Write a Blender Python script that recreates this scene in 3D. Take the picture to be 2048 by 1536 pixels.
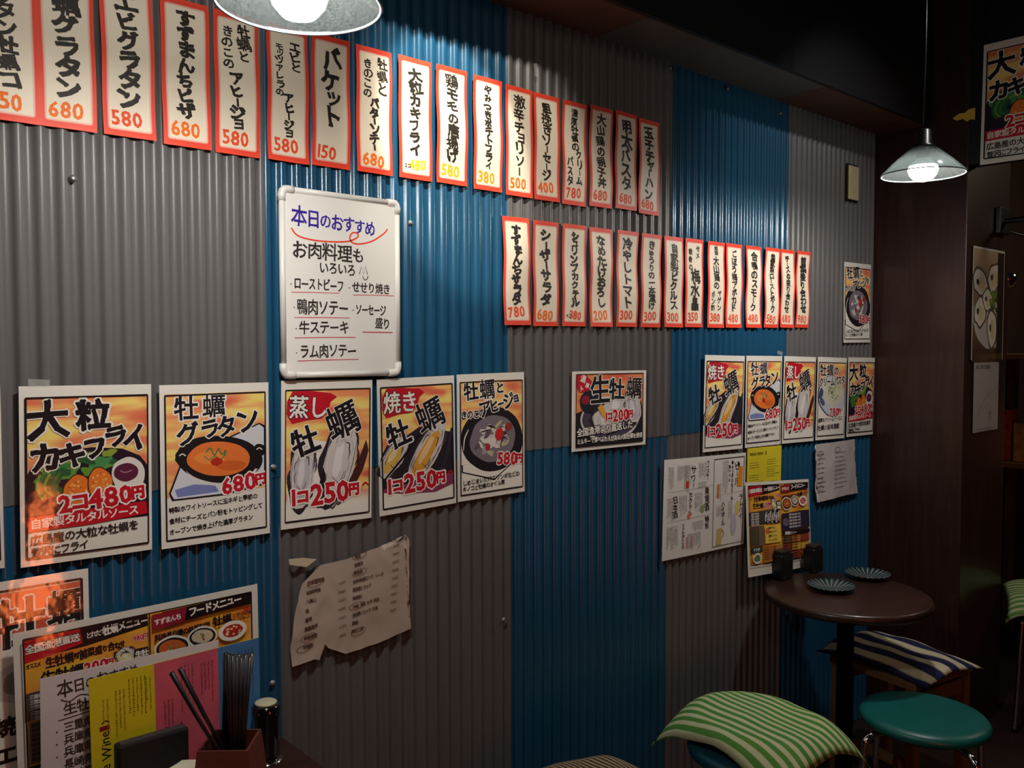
import bpy, bmesh, math, random
from math import sin, cos, pi, radians, sqrt, hypot, atan2
from mathutils import Vector, Matrix, noise
random.seed(7)
SC = bpy.context.scene
COL = SC.collection
for o in list(bpy.data.objects): bpy.data.objects.remove(o)

# ------------------------------------------------------------------ camera
F, YAW, PIT, ROL = 1733.0, 0.72479, 0.04184, -0.00071
CAM = Vector((0, -1.5875, 1.45))
fw = Vector((sin(YAW)*cos(PIT), cos(YAW)*cos(PIT), -sin(PIT)))
_r = Vector((cos(YAW), -sin(YAW), 0)); _u = _r.cross(fw)
rt = _r*cos(ROL) + _u*sin(ROL); up = -_r*sin(ROL) + _u*cos(ROL)
cd = bpy.data.cameras.new('camera'); cam = bpy.data.objects.new('camera', cd); COL.objects.link(cam)
cd.sensor_width = 36; cd.lens = F/2048*36; cd.clip_start = .02
M = Matrix((rt, up, -fw)).transposed().to_4x4(); M.translation = CAM
cam.matrix_world = M
SC.camera = cam
# ------------------------------------------------------------------ world, exposure
w = bpy.data.worlds.new('world'); SC.world = w; w.use_nodes = True
w.node_tree.nodes['Background'].inputs[0].default_value = (.5, .52, .6, 1)
w.node_tree.nodes['Background'].inputs[1].default_value = .02
SC.view_settings.view_transform = 'Standard'; SC.view_settings.look = 'None'
SC.view_settings.gamma = 1; SC.view_settings.exposure = 0.0; SC.view_settings.use_curve_mapping = False
SC.cycles.max_bounces = 8; SC.cycles.transparent_max_bounces = 12
BULB = 345.0        # emission of the two pendant bulbs
SPOT = 26.0         # ceiling spotlights over the ledge, and the added left fill spot
FILL = 3.2          # added fill lights, in place of unseen lamps behind the camera

def ray(u, v): return fw + rt*((u-1024)/F) - up*((v-768)/F)
def wp(u, v, y=0.0):
    d = ray(u, v); return CAM + d*((y-CAM.y)/d.y)
def zp(u, v, z):
    d = ray(u, v); return CAM + d*((z-CAM.z)/d.z)

def light(name, kind, loc, power, size, color, target=None, angle=None, blend=.5):
    l = bpy.data.lights.new(name, kind); l.energy = power; l.color = color
    if kind == 'AREA': l.shape = 'DISK'; l.size = size
    else: l.shadow_soft_size = size
    if kind == 'SPOT': l.spot_size = radians(angle); l.spot_blend = blend
    o = bpy.data.objects.new(name, l); COL.objects.link(o); o.location = loc
    if target is not None:
        o.rotation_euler = (Vector(target)-Vector(loc)).to_track_quat('-Z', 'Y').to_euler()
    return o
light('unseen_spot', 'SPOT', (.98, -.62, 2.50), SPOT, .018, (1, .93, .80), (1.30, 0, 1.88), 50, .55)
light('unseen_spot', 'SPOT', (.98, -.60, 2.50), 58, .012, (1, .93, .80), (1.22, 0, 1.93), 29, .35)
light('unseen_spot', 'SPOT', (2.55, -.85, 2.55), SPOT*.36, .02, (1, .97, .95), (2.75, 0, 1.6), 84, .7)
light('unseen_spot', 'SPOT', (.42, -.72, 2.50), SPOT*.30, .05, (1, .95, .9), (.50, 0, 1.95), 70, .9)  # added fill spot, lifts the left strips that the glass shade dims
light('room_fill', 'AREA', (-.1, -2.3, 2.45), FILL, .35, (1, .82, .66), (.9, 0, .9))  # added soft fill for the posters at lower left
light('room_fill', 'AREA', (3.1, -2.5, 2.45), FILL*.24, .35, (1, .84, .7), (2.6, 0, .6))  # weaker added fill toward the far end of the wall
light('kitchen_fill', 'AREA', (4.35, -1.3, 2.5), 4.5, .25, (1, .84, .62), (4.0, -.3, .8))  # added fill for the pillar front and the kitchen corner

# ------------------------------------------------------------------ materials
def lin(c):
    return tuple(((v/255)/12.92 if v/255 <= .04045 else ((v/255+.055)/1.055)**2.4) for v in c[:3])
_m = {}
def mat(name, c, rough=.5, metal=0, spec=.5, noise_amt=0, nscale=20, bump=0, coat=0, stretch=(1, 1, 1), coatr=.1):
    if name in _m: return _m[name]
    m = bpy.data.materials.new(name); _m[name] = m; m.use_nodes = True
    nt = m.node_tree; b = nt.nodes['Principled BSDF']
    col = lin(c)+(1,)
    b.inputs['Base Color'].default_value = col; b.inputs['Roughness'].default_value = rough
    b.inputs['Metallic'].default_value = metal; b.inputs['Specular IOR Level'].default_value = spec
    b.inputs['Coat Weight'].default_value = coat; b.inputs['Coat Roughness'].default_value = coatr
    if noise_amt or bump:
        tc = nt.nodes.new('ShaderNodeTexCoord'); mp = nt.nodes.new('ShaderNodeMapping')
        mp.inputs['Scale'].default_value = stretch
        nz = nt.nodes.new('ShaderNodeTexNoise'); nz.inputs['Scale'].default_value = nscale; nz.inputs['Detail'].default_value = 5
        nt.links.new(tc.outputs['Object'], mp.inputs[0]); nt.links.new(mp.outputs[0], nz.inputs['Vector'])
        if noise_amt:
            r = nt.nodes.new('ShaderNodeValToRGB')
            r.color_ramp.elements[0].position = .3; r.color_ramp.elements[1].position = .7
            r.color_ramp.elements[0].color = tuple(max(0, x*(1-noise_amt)) for x in col[:3])+(1,)
            r.color_ramp.elements[1].color = tuple(min(1, x*(1+noise_amt)) for x in col[:3])+(1,)
            nt.links.new(nz.outputs['Fac'], r.inputs[0]); nt.links.new(r.outputs[0], b.inputs['Base Color'])
        if bump:
            bp = nt.nodes.new('ShaderNodeBump'); bp.inputs['Strength'].default_value = bump; bp.inputs['Distance'].default_value = .002
            nt.links.new(nz.outputs['Fac'], bp.inputs['Height']); nt.links.new(bp.outputs[0], b.inputs['Normal'])
    return m

def ink_mat(name, rough=.55, coat=0, coatr=.12, spec=.3):
    m = bpy.data.materials.new(name); m.use_nodes = True; nt = m.node_tree; b = nt.nodes['Principled BSDF']
    a = nt.nodes.new('ShaderNodeVertexColor'); a.layer_name = 'Col'
    nt.links.new(a.outputs['Color'], b.inputs['Base Color'])
    b.inputs['Roughness'].default_value = rough; b.inputs['Coat Weight'].default_value = coat
    b.inputs['Coat Roughness'].default_value = coatr; b.inputs['Specular IOR Level'].default_value = spec
    return m
INK = ink_mat('printed_ink'); INKL = ink_mat('laminated_print', .4, 1.0, .07); nt = INKL.node_tree; b = nt.nodes['Principled BSDF']; tc = nt.nodes.new('ShaderNodeTexCoord'); nz = nt.nodes.new('ShaderNodeTexNoise'); nz.inputs['Scale'].default_value = 14; nz.inputs['Detail'].default_value = 3
bp = nt.nodes.new('ShaderNodeBump'); bp.inputs['Strength'].default_value = .22; bp.inputs['Distance'].default_value = .003
nt.links.new(tc.outputs['Object'], nz.inputs['Vector']); nt.links.new(nz.outputs['Fac'], bp.inputs['Height']); nt.links.new(bp.outputs[0], b.inputs['Coat Normal'])
INKB = ink_mat('marker_on_board', .4)

grey_sheet = mat('grey_painted_steel', (98, 96, 96), .36, 0, .35, .05, 9, .0, 0, (1, 1, .15), .2)
blue_sheet = mat('blue_painted_steel', (30, 80, 112), .24, 0, .42, .05, 9, .0, 0, (1, 1, .15), .12)
dark_wood = mat('dark_brown_wood', (48, 26, 22), .36, 0, .5, .3, 6, .1, .2, (14, 14, 1))
brown_board = mat('brown_board', (92, 58, 46), .5, 0, .4, .15, 8)
grey_board = mat('grey_board', (88, 84, 80), .6, 0, .4, .12, 8)
black_gloss = mat('black_painted_face', (20, 20, 24), .5, 0, .4, .2, 60, .25)
ceil_m = mat('dark_ceiling_paint', (34, 34, 42), .8, 0, .3, .15, 4)
floor_m = mat('dark_floor', (44, 30, 26), .5, 0, .4, .3, 5, .1)
wall_m = mat('dark_plaster', (70, 52, 44), .8, 0, .3, .15, 4)
steel = mat('chrome', (225, 225, 228), .12, 1)
zinc = mat('zinc_screw', (150, 150, 150), .5, .8)
black_plastic = mat('black_plastic', (18, 18, 20), .35)
cream = mat('cream_plate', (205, 188, 145), .5, 0, .4, .06, 30)
white_pl = mat('white_plastic_frame', (232, 230, 224), .35)
teal = mat('teal_vinyl', (16, 96, 92), .38, 0, .5, .08, 30, .1)
dk_table = mat('dark_table_wood', (52, 30, 24), .35, 0, .5, .3, 5, .08, .1, (1, 12, 1))
box_wood = mat('reddish_box_wood', (96, 44, 30), .5, 0, .4, .2, 6, .1, 0, (1, 1, 8))
leg_wood = mat('stool_wood', (120, 84, 56), .55, 0, .4, .2, 8, .1, 0, (8, 8, 1))

# ------------------------------------------------------------------ object helpers
def tag(o, label, cat, group=None):
    o['label'] = label; o['category'] = cat
    if group: o['group'] = group
    return o
def empty(name, loc, rot=(0, 0, 0)):
    o = bpy.data.objects.new(name, None); COL.objects.link(o); o.location = loc; o.rotation_euler = rot
    o.empty_display_size = .02
    return o
def mesh(name, vs, fs, m=None, parent=None, smooth=False, loc=None):
    me = bpy.data.meshes.new(name); me.from_pydata([tuple(v) for v in vs], [], fs)
    if m: me.materials.append(m)
    if smooth: me.shade_smooth()
    me.update()
    o = bpy.data.objects.new(name, me); COL.objects.link(o)
    if parent: o.parent = parent
    if loc is not None: o.location = loc
    return o
class MB:
    def __init__(s): s.v = []; s.f = []
    def add(s, vs, fs):
        n = len(s.v); s.v += [tuple(v) for v in vs]; s.f += [tuple(i+n for i in f) for f in fs]; return s
    def box(s, x0, x1, y0, y1, z0, z1, b=0.0):
        bm = bmesh.new(); bmesh.ops.create_cube(bm, size=1)
        for v in bm.verts:
            v.co = Vector(((x0+x1)/2+v.co.x*(x1-x0), (y0+y1)/2+v.co.y*(y1-y0), (z0+z1)/2+v.co.z*(z1-z0)))
        if b: bmesh.ops.bevel(bm, geom=bm.edges[:], offset=b, segments=2, affect='EDGES', profile=.5)
        bm.verts.index_update(); s.add([v.co for v in bm.verts], [[v.index for v in f.verts] for f in bm.faces]); bm.free(); return s
    def lathe(s, prof, seg=40, c=(0, 0, 0), close=False):
        vs = []; fs = []
        n = len(prof)
        for r, z in prof:
            for k in range(seg): vs.append((c[0]+r*cos(2*pi*k/seg), c[1]+r*sin(2*pi*k/seg), c[2]+z))
        for i in range(n-1 + (1 if close else 0)):
            j = (i+1) % n
            for k in range(seg):
                k2 = (k+1) % seg; fs.append((i*seg+k, i*seg+k2, j*seg+k2, j*seg+k))
        if not close:
            fs.append(tuple(range(seg-1, -1, -1))); fs.append(tuple((n-1)*seg+k for k in range(seg)))
        return s.add(vs, fs)
    def tube(s, pts, r, seg=10):
        pts = [Vector(p) for p in pts]; vs = []; fs = []; prev = None
        for i, p in enumerate(pts):
            t = (pts[min(i+1, len(pts)-1)]-pts[max(i-1, 0)]).normalized()
            a = prev if prev is not None else (Vector((0, 0, 1)) if abs(t.z) < .9 else Vector((1, 0, 0)))
            a = (a - t*a.dot(t)).normalized(); b = t.cross(a); prev = a
            rr = r[i] if isinstance(r, (list, tuple)) else r
            for k in range(seg):
                an = 2*pi*k/seg; vs.append(p+(a*cos(an)+b*sin(an))*rr)
        for i in range(len(pts)-1):
            for k in range(seg):
                k2 = (k+1) % seg; fs.append((i*seg+k, i*seg+k2, (i+1)*seg+k2, (i+1)*seg+k))
        fs.append(tuple(range(seg-1, -1, -1))); fs.append(tuple((len(pts)-1)*seg+k for k in range(seg)))
        return s.add(vs, fs)
    def obj(s, name, m, parent=None, smooth=False, loc=None):
        o = mesh(name, s.v, s.f, m, parent, smooth, loc)
        bm = bmesh.new(); bm.from_mesh(o.data); bmesh.ops.recalc_face_normals(bm, faces=bm.faces); bm.to_mesh(o.data); bm.free()
        return o
def bez(pts, n=8):
    out = []; P = [Vector(p) for p in pts]
    for i in range(len(P)-1):
        p0 = P[max(i-1, 0)]; p1 = P[i]; p2 = P[i+1]; p3 = P[min(i+2, len(P)-1)]
        for k in range(n):
            t = k/n
            out.append(.5*((2*p1)+(p2-p0)*t+(2*p0-5*p1+4*p2-p3)*t*t+(3*p1-p0-3*p2+p3)*t**3))
    out.append(P[-1]); return out
def struct(o): o['kind'] = 'structure'; return o

# ------------------------------------------------------------------ the room
XS0, SW = .7641, .63118          # first seam, sheet pitch
ZB, ZT = 1.2228, 2.267           # row joint, underside of ledge
struct(MB().box(-2.2, 5.4, -3.6, 1.2, -.06, 0).obj('floor', floor_m))
struct(MB().box(-2.2, 5.4, -3.6, 1.2, 2.80, 2.86).obj('ceiling', ceil_m))
wb = struct(MB().box(-2.2, 3.29, .014, .10, 0, 2.80).obj('wall_back', wall_m))
struct(MB().box(-2.26, -2.2, -3.6, 1.2, 0, 2.80).obj('wall_left', wall_m))
struct(MB().box(5.4, 5.46, -3.6, 1.2, 0, 2.80).obj('wall_right', wall_m))
struct(MB().box(-2.2, 5.4, -3.66, -3.6, 0, 2.80).obj('wall_front', wall_m))
struct(MB().box(3.70, 5.4, 1.0, 1.06, 0, 2.80).obj('wall_kitchen', wall_m))

def corrugated(x0, x1, z0, z1, m, yo):
    per = SW/19; n = int(round((x1-x0)/per*12)); vs = []; fs = []
    for i in range(n+1):
        x = x0+(x1-x0)*i/n; ph = 2*pi*(x-XS0)/per
        s = sin(ph); s = math.copysign(abs(s)**.62, s)      # flattened crests
        y = .0045 - .0042*s + yo
        vs += [(x, y, z0), (x, y, z1)]
    for i in range(n): fs.append((2*i, 2*i+2, 2*i+3, 2*i+1))
    o = mesh('corrugated_sheet', vs, fs, m, wb, True)
    return o
for k in range(-5, 4):
    x0 = XS0+k*SW; x1 = x0+SW+(0.002 if k < 3 else -.006)
    g = (k % 2 != 0)      # k=-1 grey, 0 blue, 1 grey
    x0c = max(x0, -2.195)
    if x1 <= x0c: continue
    corrugated(x0c, x1, ZB-.03, ZT, grey_sheet if g else blue_sheet, -.0004*(k % 2))
    d = (.027, .008, -.008, -.022)[k] if 0 <= k < 4 else .027
    d1 = (.008, -.008, -.022, -.010)[k] if 0 <= k < 4 else .027
    corrugated(max(x0+d, -2.195), x1+d1 if k < 3 else 3.284, .002, ZB, blue_sheet if g else grey_sheet, .0016-.0004*(k % 2))
for (u, v) in ((146, 357), (822, 446), (547, 935), (545, 1367), (1456, 177), (1341, 135), (1007, 1240), (1562, 226)):
    p = wp(u, v, -.002)
    b = MB(); b.lathe([(.0045, 0), (.0045, .0012), (.003, .0026), (.0012, .003)], 16); b.lathe([(.0065, -.0006), (.0065, 0)], 16)
    s = b.obj('screw', zinc, wb, True); s.location = p; s.rotation_euler = (pi/2, 0, 0)
# ledge over the wall: three board lengths and a black painted front face
lg = struct(MB().box(-2.19, 3.288, -.185, .012, 2.285, 2.295).obj('trim_1', grey_board))
for x0, x1, m in ((-2.18, .35, grey_board), (.353, 1.700, brown_board), (1.703, 2.568, grey_board), (2.571, 3.287, brown_board)):
    MB().box(x0, x1, -.192, .011, ZT, 2.284, .001).obj('board', m, lg)
struct(MB().box(-2.19, 3.288, -.200, -.186, 2.262, 2.799).obj('trim_2', black_gloss))
# pillar panel and header
struct(MB().box(3.290, 3.700, -.330, .10, 0, 2.799, .003).obj('wall_pillar', dark_wood))
MB().box(3.7, 5.4, .05, .10, 0, 2.799).obj('wall_side', wall_m)['kind'] = 'structure'
struct(MB().box(3.30, 3.36, -2.4, -.331, 2.10, 2.799).obj('wall_header', black_gloss))
struct(MB().box(3.284, 3.2995, -.372, -.331, 2.10, 2.799, .002).obj('trim_3', black_gloss))
# ------------------------------------------------------------------ glyphs
_g = {}
def glyph(ch):
    if ch in _g: return _g[ch]
    c = bpy.data.curves.new('g', 'FONT'); c.body = ch; c.resolution_u = 2
    o = bpy.data.objects.new('g', c); COL.objects.link(o)
    dg = bpy.context.evaluated_depsgraph_get()
    me = bpy.data.meshes.new_from_object(o.evaluated_get(dg))
    bm = bmesh.new(); bm.from_mesh(me); bmesh.ops.remove_doubles(bm, verts=bm.verts, dist=1e-5)
    bm.verts.index_update()
    vs = [(v.co.x, v.co.y) for v in bm.verts]; fs = [tuple(v.index for v in f.verts) for f in bm.faces]
    ed = [(e.verts[0].index, e.verts[1].index) for e in bm.edges if len(e.link_faces) == 1]
    bm.free(); bpy.data.meshes.remove(me); bpy.data.objects.remove(o); bpy.data.curves.remove(c)
    if vs: bx = (min(v[0] for v in vs), max(v[0] for v in vs), min(v[1] for v in vs), max(v[1] for v in vs))
    else: bx = (0, .3, 0, .3)
    _g[ch] = (vs, fs, ed, bx); return _g[ch]
NARROW = set('0123456789.,:-~ ()') | set('abcdefghijklmnopqrstuvwxyzABCDEFGHIJKLMNOPQRSTUVWXYZ')

class Sheet:
    """flat print in mm (x right, y down) carried by a gently bent paper; all real geometry in the local xz plane"""
    def __init__(s, name, label, cat, org, ang, w, h, bend=None, group=None, ink=None, yrot=0, scale=1.0, zrot=0):
        s.root = empty(name, org); s.root.rotation_euler = (yrot, -ang, zrot)
        tag(s.root, label, cat, group)
        s.w, s.h, s.k = w, h, scale
        s.bend = bend or (lambda x, y: 0); s.parts = {}; s.z = .00035; s.ink = ink or INK; s.seed = random.random()*90
        s.lmax = 26; s.cmin = .62
    def pt(s, x, y, z):
        return (x*.001*s.k, -(s.bend(x, y)*.001*s.k) - z, -y*.001*s.k)
    def layer(s, d=.000012): s.z += d; return s.z
    def add(s, part, pts, fs, col, z=None, warp=0.0):
        z = s.layer() if z is None else z
        V, Fs, C = s.parts.setdefault(part, ([], [], [])); n = len(V)
        for i, (x, y) in enumerate(pts):
            if warp:
                q = noise.noise_vector(Vector((x*.09+s.seed, y*.09, s.seed))); x += q.x*warp; y += q.y*warp
            V.append((x, y, z)); C.append(col[i] if isinstance(col, list) else col)
        Fs += [tuple(i+n for i in f) for f in fs]
    def P(s, part, pts, col, warp=0): s.add(part, pts, [tuple(range(len(pts)))], lin(col), None, warp)
    def E(s, part, x, y, rx, ry, col, rot=0, n=28, wob=0, a0=0, a1=360):
        c, sn = cos(radians(rot)), sin(radians(rot)); pts = []
        full = a1-a0 >= 360
        for i in range(n if full else n+1):
            a = radians(a0+(a1-a0)*i/n); k = 1+wob*noise.noise(Vector((cos(a)*1.6+x, sin(a)*1.6+y, s.seed)))
            X, Y = rx*k*cos(a), ry*k*sin(a); pts.append((x+X*c-Y*sn, y+X*sn+Y*c))
        s.P(part, pts, col)
    def R(s, part, x0, y0, x1, y1, col, z=None): s.add(part, [(x0, y0), (x1, y0), (x1, y1), (x0, y1)], [(0, 1, 2, 3)], lin(col), z)
    def S(s, part, pts, wd, col, taper=0, smooth=True, z=None):
        pts = [(p[0], p[1]) for p in (bez([(a, b, 0) for a, b in pts], 6) if smooth and len(pts) > 2 else [Vector((a, b, 0)) for a, b in pts])]
        L = []; n = len(pts)
        for i, (x, y) in enumerate(pts):
            a = pts[max(i-1, 0)]; b = pts[min(i+1, n-1)]; dx, dy = b[0]-a[0], b[1]-a[1]; l = hypot(dx, dy) or 1
            t = i/(n-1) if n > 1 else 0; k = wd/2*(1-taper*abs(2*t-1)**2)
            L.append((x-dy/l*k, y+dx/l*k)); L.append((x+dy/l*k, y-dx/l*k))
        s.add(part, L, [(2*i, 2*i+1, 2*i+3, 2*i+2) for i in range(n-1)], lin(col), z)
    def box(s, part, x0, y0, x1, y1, wd, col):
        j = lambda: random.uniform(-.7, .7)*(1 if wd > 1 else .3)
        c = [(x0+j(), y0+j()), (x1+j(), y0+j()), (x1+j(), y1+j()), (x0+j(), y1+j())]
        for i in range(4): s.S(part, [c[i], c[(i+1) % 4]], wd*random.uniform(.8, 1.2), col, 0, False)
    def G(s, part, ch, x, y, size, col, bold=0.0, rot=0, sx=1, sy=1, z=None, warp=.0, shear=0, brush=True):
        """one character centred on x,y; size = em in mm; bold = stroke growth in mm"""
        vs, fs, ed, bx = glyph(ch)
        if not vs: return
        cx = .49 if ch not in NARROW else (bx[0]+bx[1])/2
        cy = .35 if ch not in NARROW else (bx[2]+bx[3])/2
        if ch not in NARROW and ch in '、。・ーっゃょュッャョィァ〜': cx, cy = (bx[0]+bx[1])/2, (bx[2]+bx[3])/2
        c, sn = cos(radians(rot)), sin(radians(rot)); P = []
        for (a, b) in vs:
            X = (a-cx)*size*sx + shear*(b-cy)*size; Y = -(b-cy)*size*sy; P.append((x+X*c-Y*sn, y+X*sn+Y*c))
        z = s.layer() if z is None else z
        l = lin(col); s.add(part, P, fs, l, z, warp)
        if bold:
            V, Fs, C = s.parts[part]; off = len(V)-len(P)
            PP = []
            for (px_, py_) in P:
                if warp:
                    q = noise.noise_vector(Vector((px_*.09+s.seed, py_*.09, s.seed))); px_ += q.x*warp; py_ += q.y*warp
                PP.append((px_, py_))
            b2 = []; bf = []; bk = bold*max(s.cmin, min(1, 72/max(1, len(ed))))
            for k, (i, j) in enumerate(ed):
                x0, y0 = PP[i]; x1, y1 = PP[j]; dx, dy = x1-x0, y1-y0; L = hypot(dx, dy)
                if L < 1e-6: continue
                bb = bk*(.62+1.0*abs(noise.noise(Vector((x0*.16+s.seed, y0*.16, 3)))) if brush else 1)
                ux, uy = dx/L*bb, dy/L*bb; n = len(b2); h = .75
                for (p, q) in ((x0-ux, y0-uy), (x0-ux*.4-uy*h, y0-uy*.4+ux*h), (x1+ux*.4-uy*h, y1+uy*.4+ux*h), (x1+ux, y1+uy), (x1+ux*.4+uy*h, y1+uy*.4-ux*h), (x0-ux*.4+uy*h, y0-uy*.4-ux*h)):
                    b2.append((p, q, z-.000006+(k % 7)*.0000009))
                bf.append(tuple(range(n, n+6)))
            n = len(V)
            for (p, q, zz) in b2: V.append((p, q, zz)); C.append(l)
            Fs += [tuple(i+n for i in f) for f in bf]
    def T(s, part, text, x, y, size, col, bold=.0, halo=None, hw=2.0, rot=0, sx=1.0, adv=None, jit=.0, warp=0.0, sy=1, sizes=None):
        """horizontal line, x = left edge, y = centre; rot in degrees (positive turns clockwise)"""
        c, sn = cos(radians(rot)), sin(radians(rot)); L = []; X = 0
        for i, ch in enumerate(text):
            z = size*(sizes[i] if sizes else 1)
            if ch in NARROW:
                bx = glyph(ch)[3]; wd = (bx[1]-bx[0]+.12)*z*sx if ch != ' ' else z*.3
            else: wd = z*.98*sx*(adv or 1)
            cx = X+wd/2; X += wd
            jy = random.uniform(-1, 1)*jit*size; L.append((ch, x+cx*c-jy*sn, y+cx*sn+jy*c, z, rot+random.uniform(-1, 1)*jit*60))
        if halo:
            zz = s.layer(.00005)
            for k, (ch, a, b, z, r) in enumerate(L): s.G(part, ch, a, b, z, halo, (bold+hw)*(1.5 if len(glyph(ch)[2]) > 75 else 1), r, sx, sy, zz+(k % 3)*.000002, warp, 0, False)
            s.z += .00003
        zz = s.layer(.00002)
        for k, (ch, a, b, z, r) in enumerate(L): s.G(part, ch, a, b, z, col, bold, r, sx, sy, zz+(k % 3)*.000002, warp)
        return X
    def V(s, part, text, x, y0, y1, size, col, bold=.0, warp=0, jit=.06, sx=1.0):
        n = len(text); wts = [(.62 if ch in 'ーっッャュョゃょィ・' else 1) for ch in text]; tot = sum(wts); y = y0; H = (y1-y0)/tot
        for ch, wt in zip(text, wts):
            cy = y+H*wt/2; y += H*wt; sz = min(size, H*1.18)
            jx = random.uniform(-1, 1)*jit*size; r = random.uniform(-1, 1)*jit*90
            if ch == 'ー': s.S(part, [(x+jx-.3, cy-sz*.27), (x+jx+.8, cy+sz*.27)], bold*2+size*.075, col, .3, False)
            elif ch in 'ッャュョっゃょィ': s.G(part, ch, x+sz*.12, cy, sz*1.0, col, bold*.85, r, sx, 1, None, warp)
            else: s.G(part, ch, x+jx, cy, sz*random.uniform(.95, 1.16), col, bold*1.08*random.uniform(.9, 1.2), r*1.5-2, sx, min(1.1, H*wt/sz), None, warp*1.3, -.12)
    def paper(s, col, m=None, nx=6, ny=10, part='paper', outline=None, th=.00018):
        w, h = s.w, s.h; vs = []; uv = []; fs = []
        for j in range(ny+1):
            for i in range(nx+1):
                x, y = w*i/nx, h*j/ny; vs.append(s.pt(x, y, 0)); uv.append((x, y))
        for j in range(ny):
            for i in range(nx):
                a = j*(nx+1)+i; fs.append((a, a+nx+1, a+nx+2, a+1))
        o = mesh(part, vs, fs, m, s.root, True)
        me = o.data; L = me.uv_layers.new(name='mm')
        for lp in me.loops: L.data[lp.index].uv = (uv[lp.vertex_index][0]/100, uv[lp.vertex_index][1]/100)
        if not m:
            me.materials.append(s.ink); a = me.color_attributes.new('Col', 'FLOAT_COLOR', 'POINT'); c = lin(col)+(1,)
            for d in a.data: d.color = c
        if th > .001:
            o.data.shade_flat(); sm = o.modifiers.new('thickness', 'SOLIDIFY'); sm.thickness = th; sm.offset = -1
        return o
    def wash(s, part, x0, y0, x1, y1, fn, nx=30, ny=40):
        z = s.layer(); pts = []; cs = []; fs = []
        for j in range(ny+1):
            for i in range(nx+1):
                x, y = x0+(x1-x0)*i/nx, y0+(y1-y0)*j/ny; pts.append((x, y)); cs.append(lin(fn(x, y)))
        for j in range(ny):
            for i in range(nx):
                a = j*(nx+1)+i; fs.append((a, a+nx+1, a+nx+2, a+1))
        s.add(part, pts, fs, cs, z)
    def done(s, mats=None):
        for part, (V, Fs, C) in s.parts.items():
            bm = bmesh.new(); cl = bm.verts.layers.float_color.new('Col')
            B = [bm.verts.new(v) for v in V]
            for b, c in zip(B, C): b[cl] = (c[0], c[1], c[2], 1)
            for f in Fs:
                try: bm.faces.new([B[i] for i in f])
                except ValueError: pass
            L = s.lmax
            big = [f for f in bm.faces if f.calc_perimeter() > 2*L]
            if big:
                bmesh.ops.triangulate(bm, faces=big)
                for _ in range(4):
                    e = [e for e in bm.edges if (e.verts[0].co.xy-e.verts[1].co.xy).length > L]
                    if not e: break
                    bmesh.ops.subdivide_edges(bm, edges=e, cuts=1); bmesh.ops.triangulate(bm, faces=[f for f in bm.faces if len(f.verts) > 3 and f.calc_perimeter() > 2*L])
            for v in bm.verts: v.co = Vector(s.pt(v.co.x, v.co.y, v.co.z))
            me = bpy.data.meshes.new(part); bm.to_mesh(me); bm.free()
            me.materials.append((mats or {}).get(part, s.ink))
            o = bpy.data.objects.new(part, me); COL.objects.link(o); o.parent = s.root
            if s.root.name.split('.')[0] in ('food_menu', 'handwritten_list', 'drinks_menu', 'handwritten_menu', 'wine_list') and part in ('lettering', 'price'): o['kind'] = 'stuff'
        return s.root

BK = (26, 20, 26); RED = (196, 22, 42); WH = (242, 236, 226); INKC = (46, 40, 34)
def mixc(a, b, t): t = max(0, min(1, t)); return tuple(a[i]*(1-t)+b[i]*t for i in range(3))
def sunset(seed):
    def fn(x, y):
        n = noise.noise(Vector((x*.008+seed, y*.055, seed)))*.75 + noise.noise(Vector((x*.02, y*.16+seed, 3)))*.35
        c = mixc((240, 150, 100), (250, 222, 122), .56+n*1.7)
        n2 = noise.noise(Vector((x*.012, y*.04, seed+9)))
        if n2 > .08: c = mixc(c, (228, 104, 80), (n2-.08)*2.6)
        return c
    return fn
def white_edge_poly(s, part, pts, col, halo=2.5):
    s.P(part, pts, col)

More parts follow.
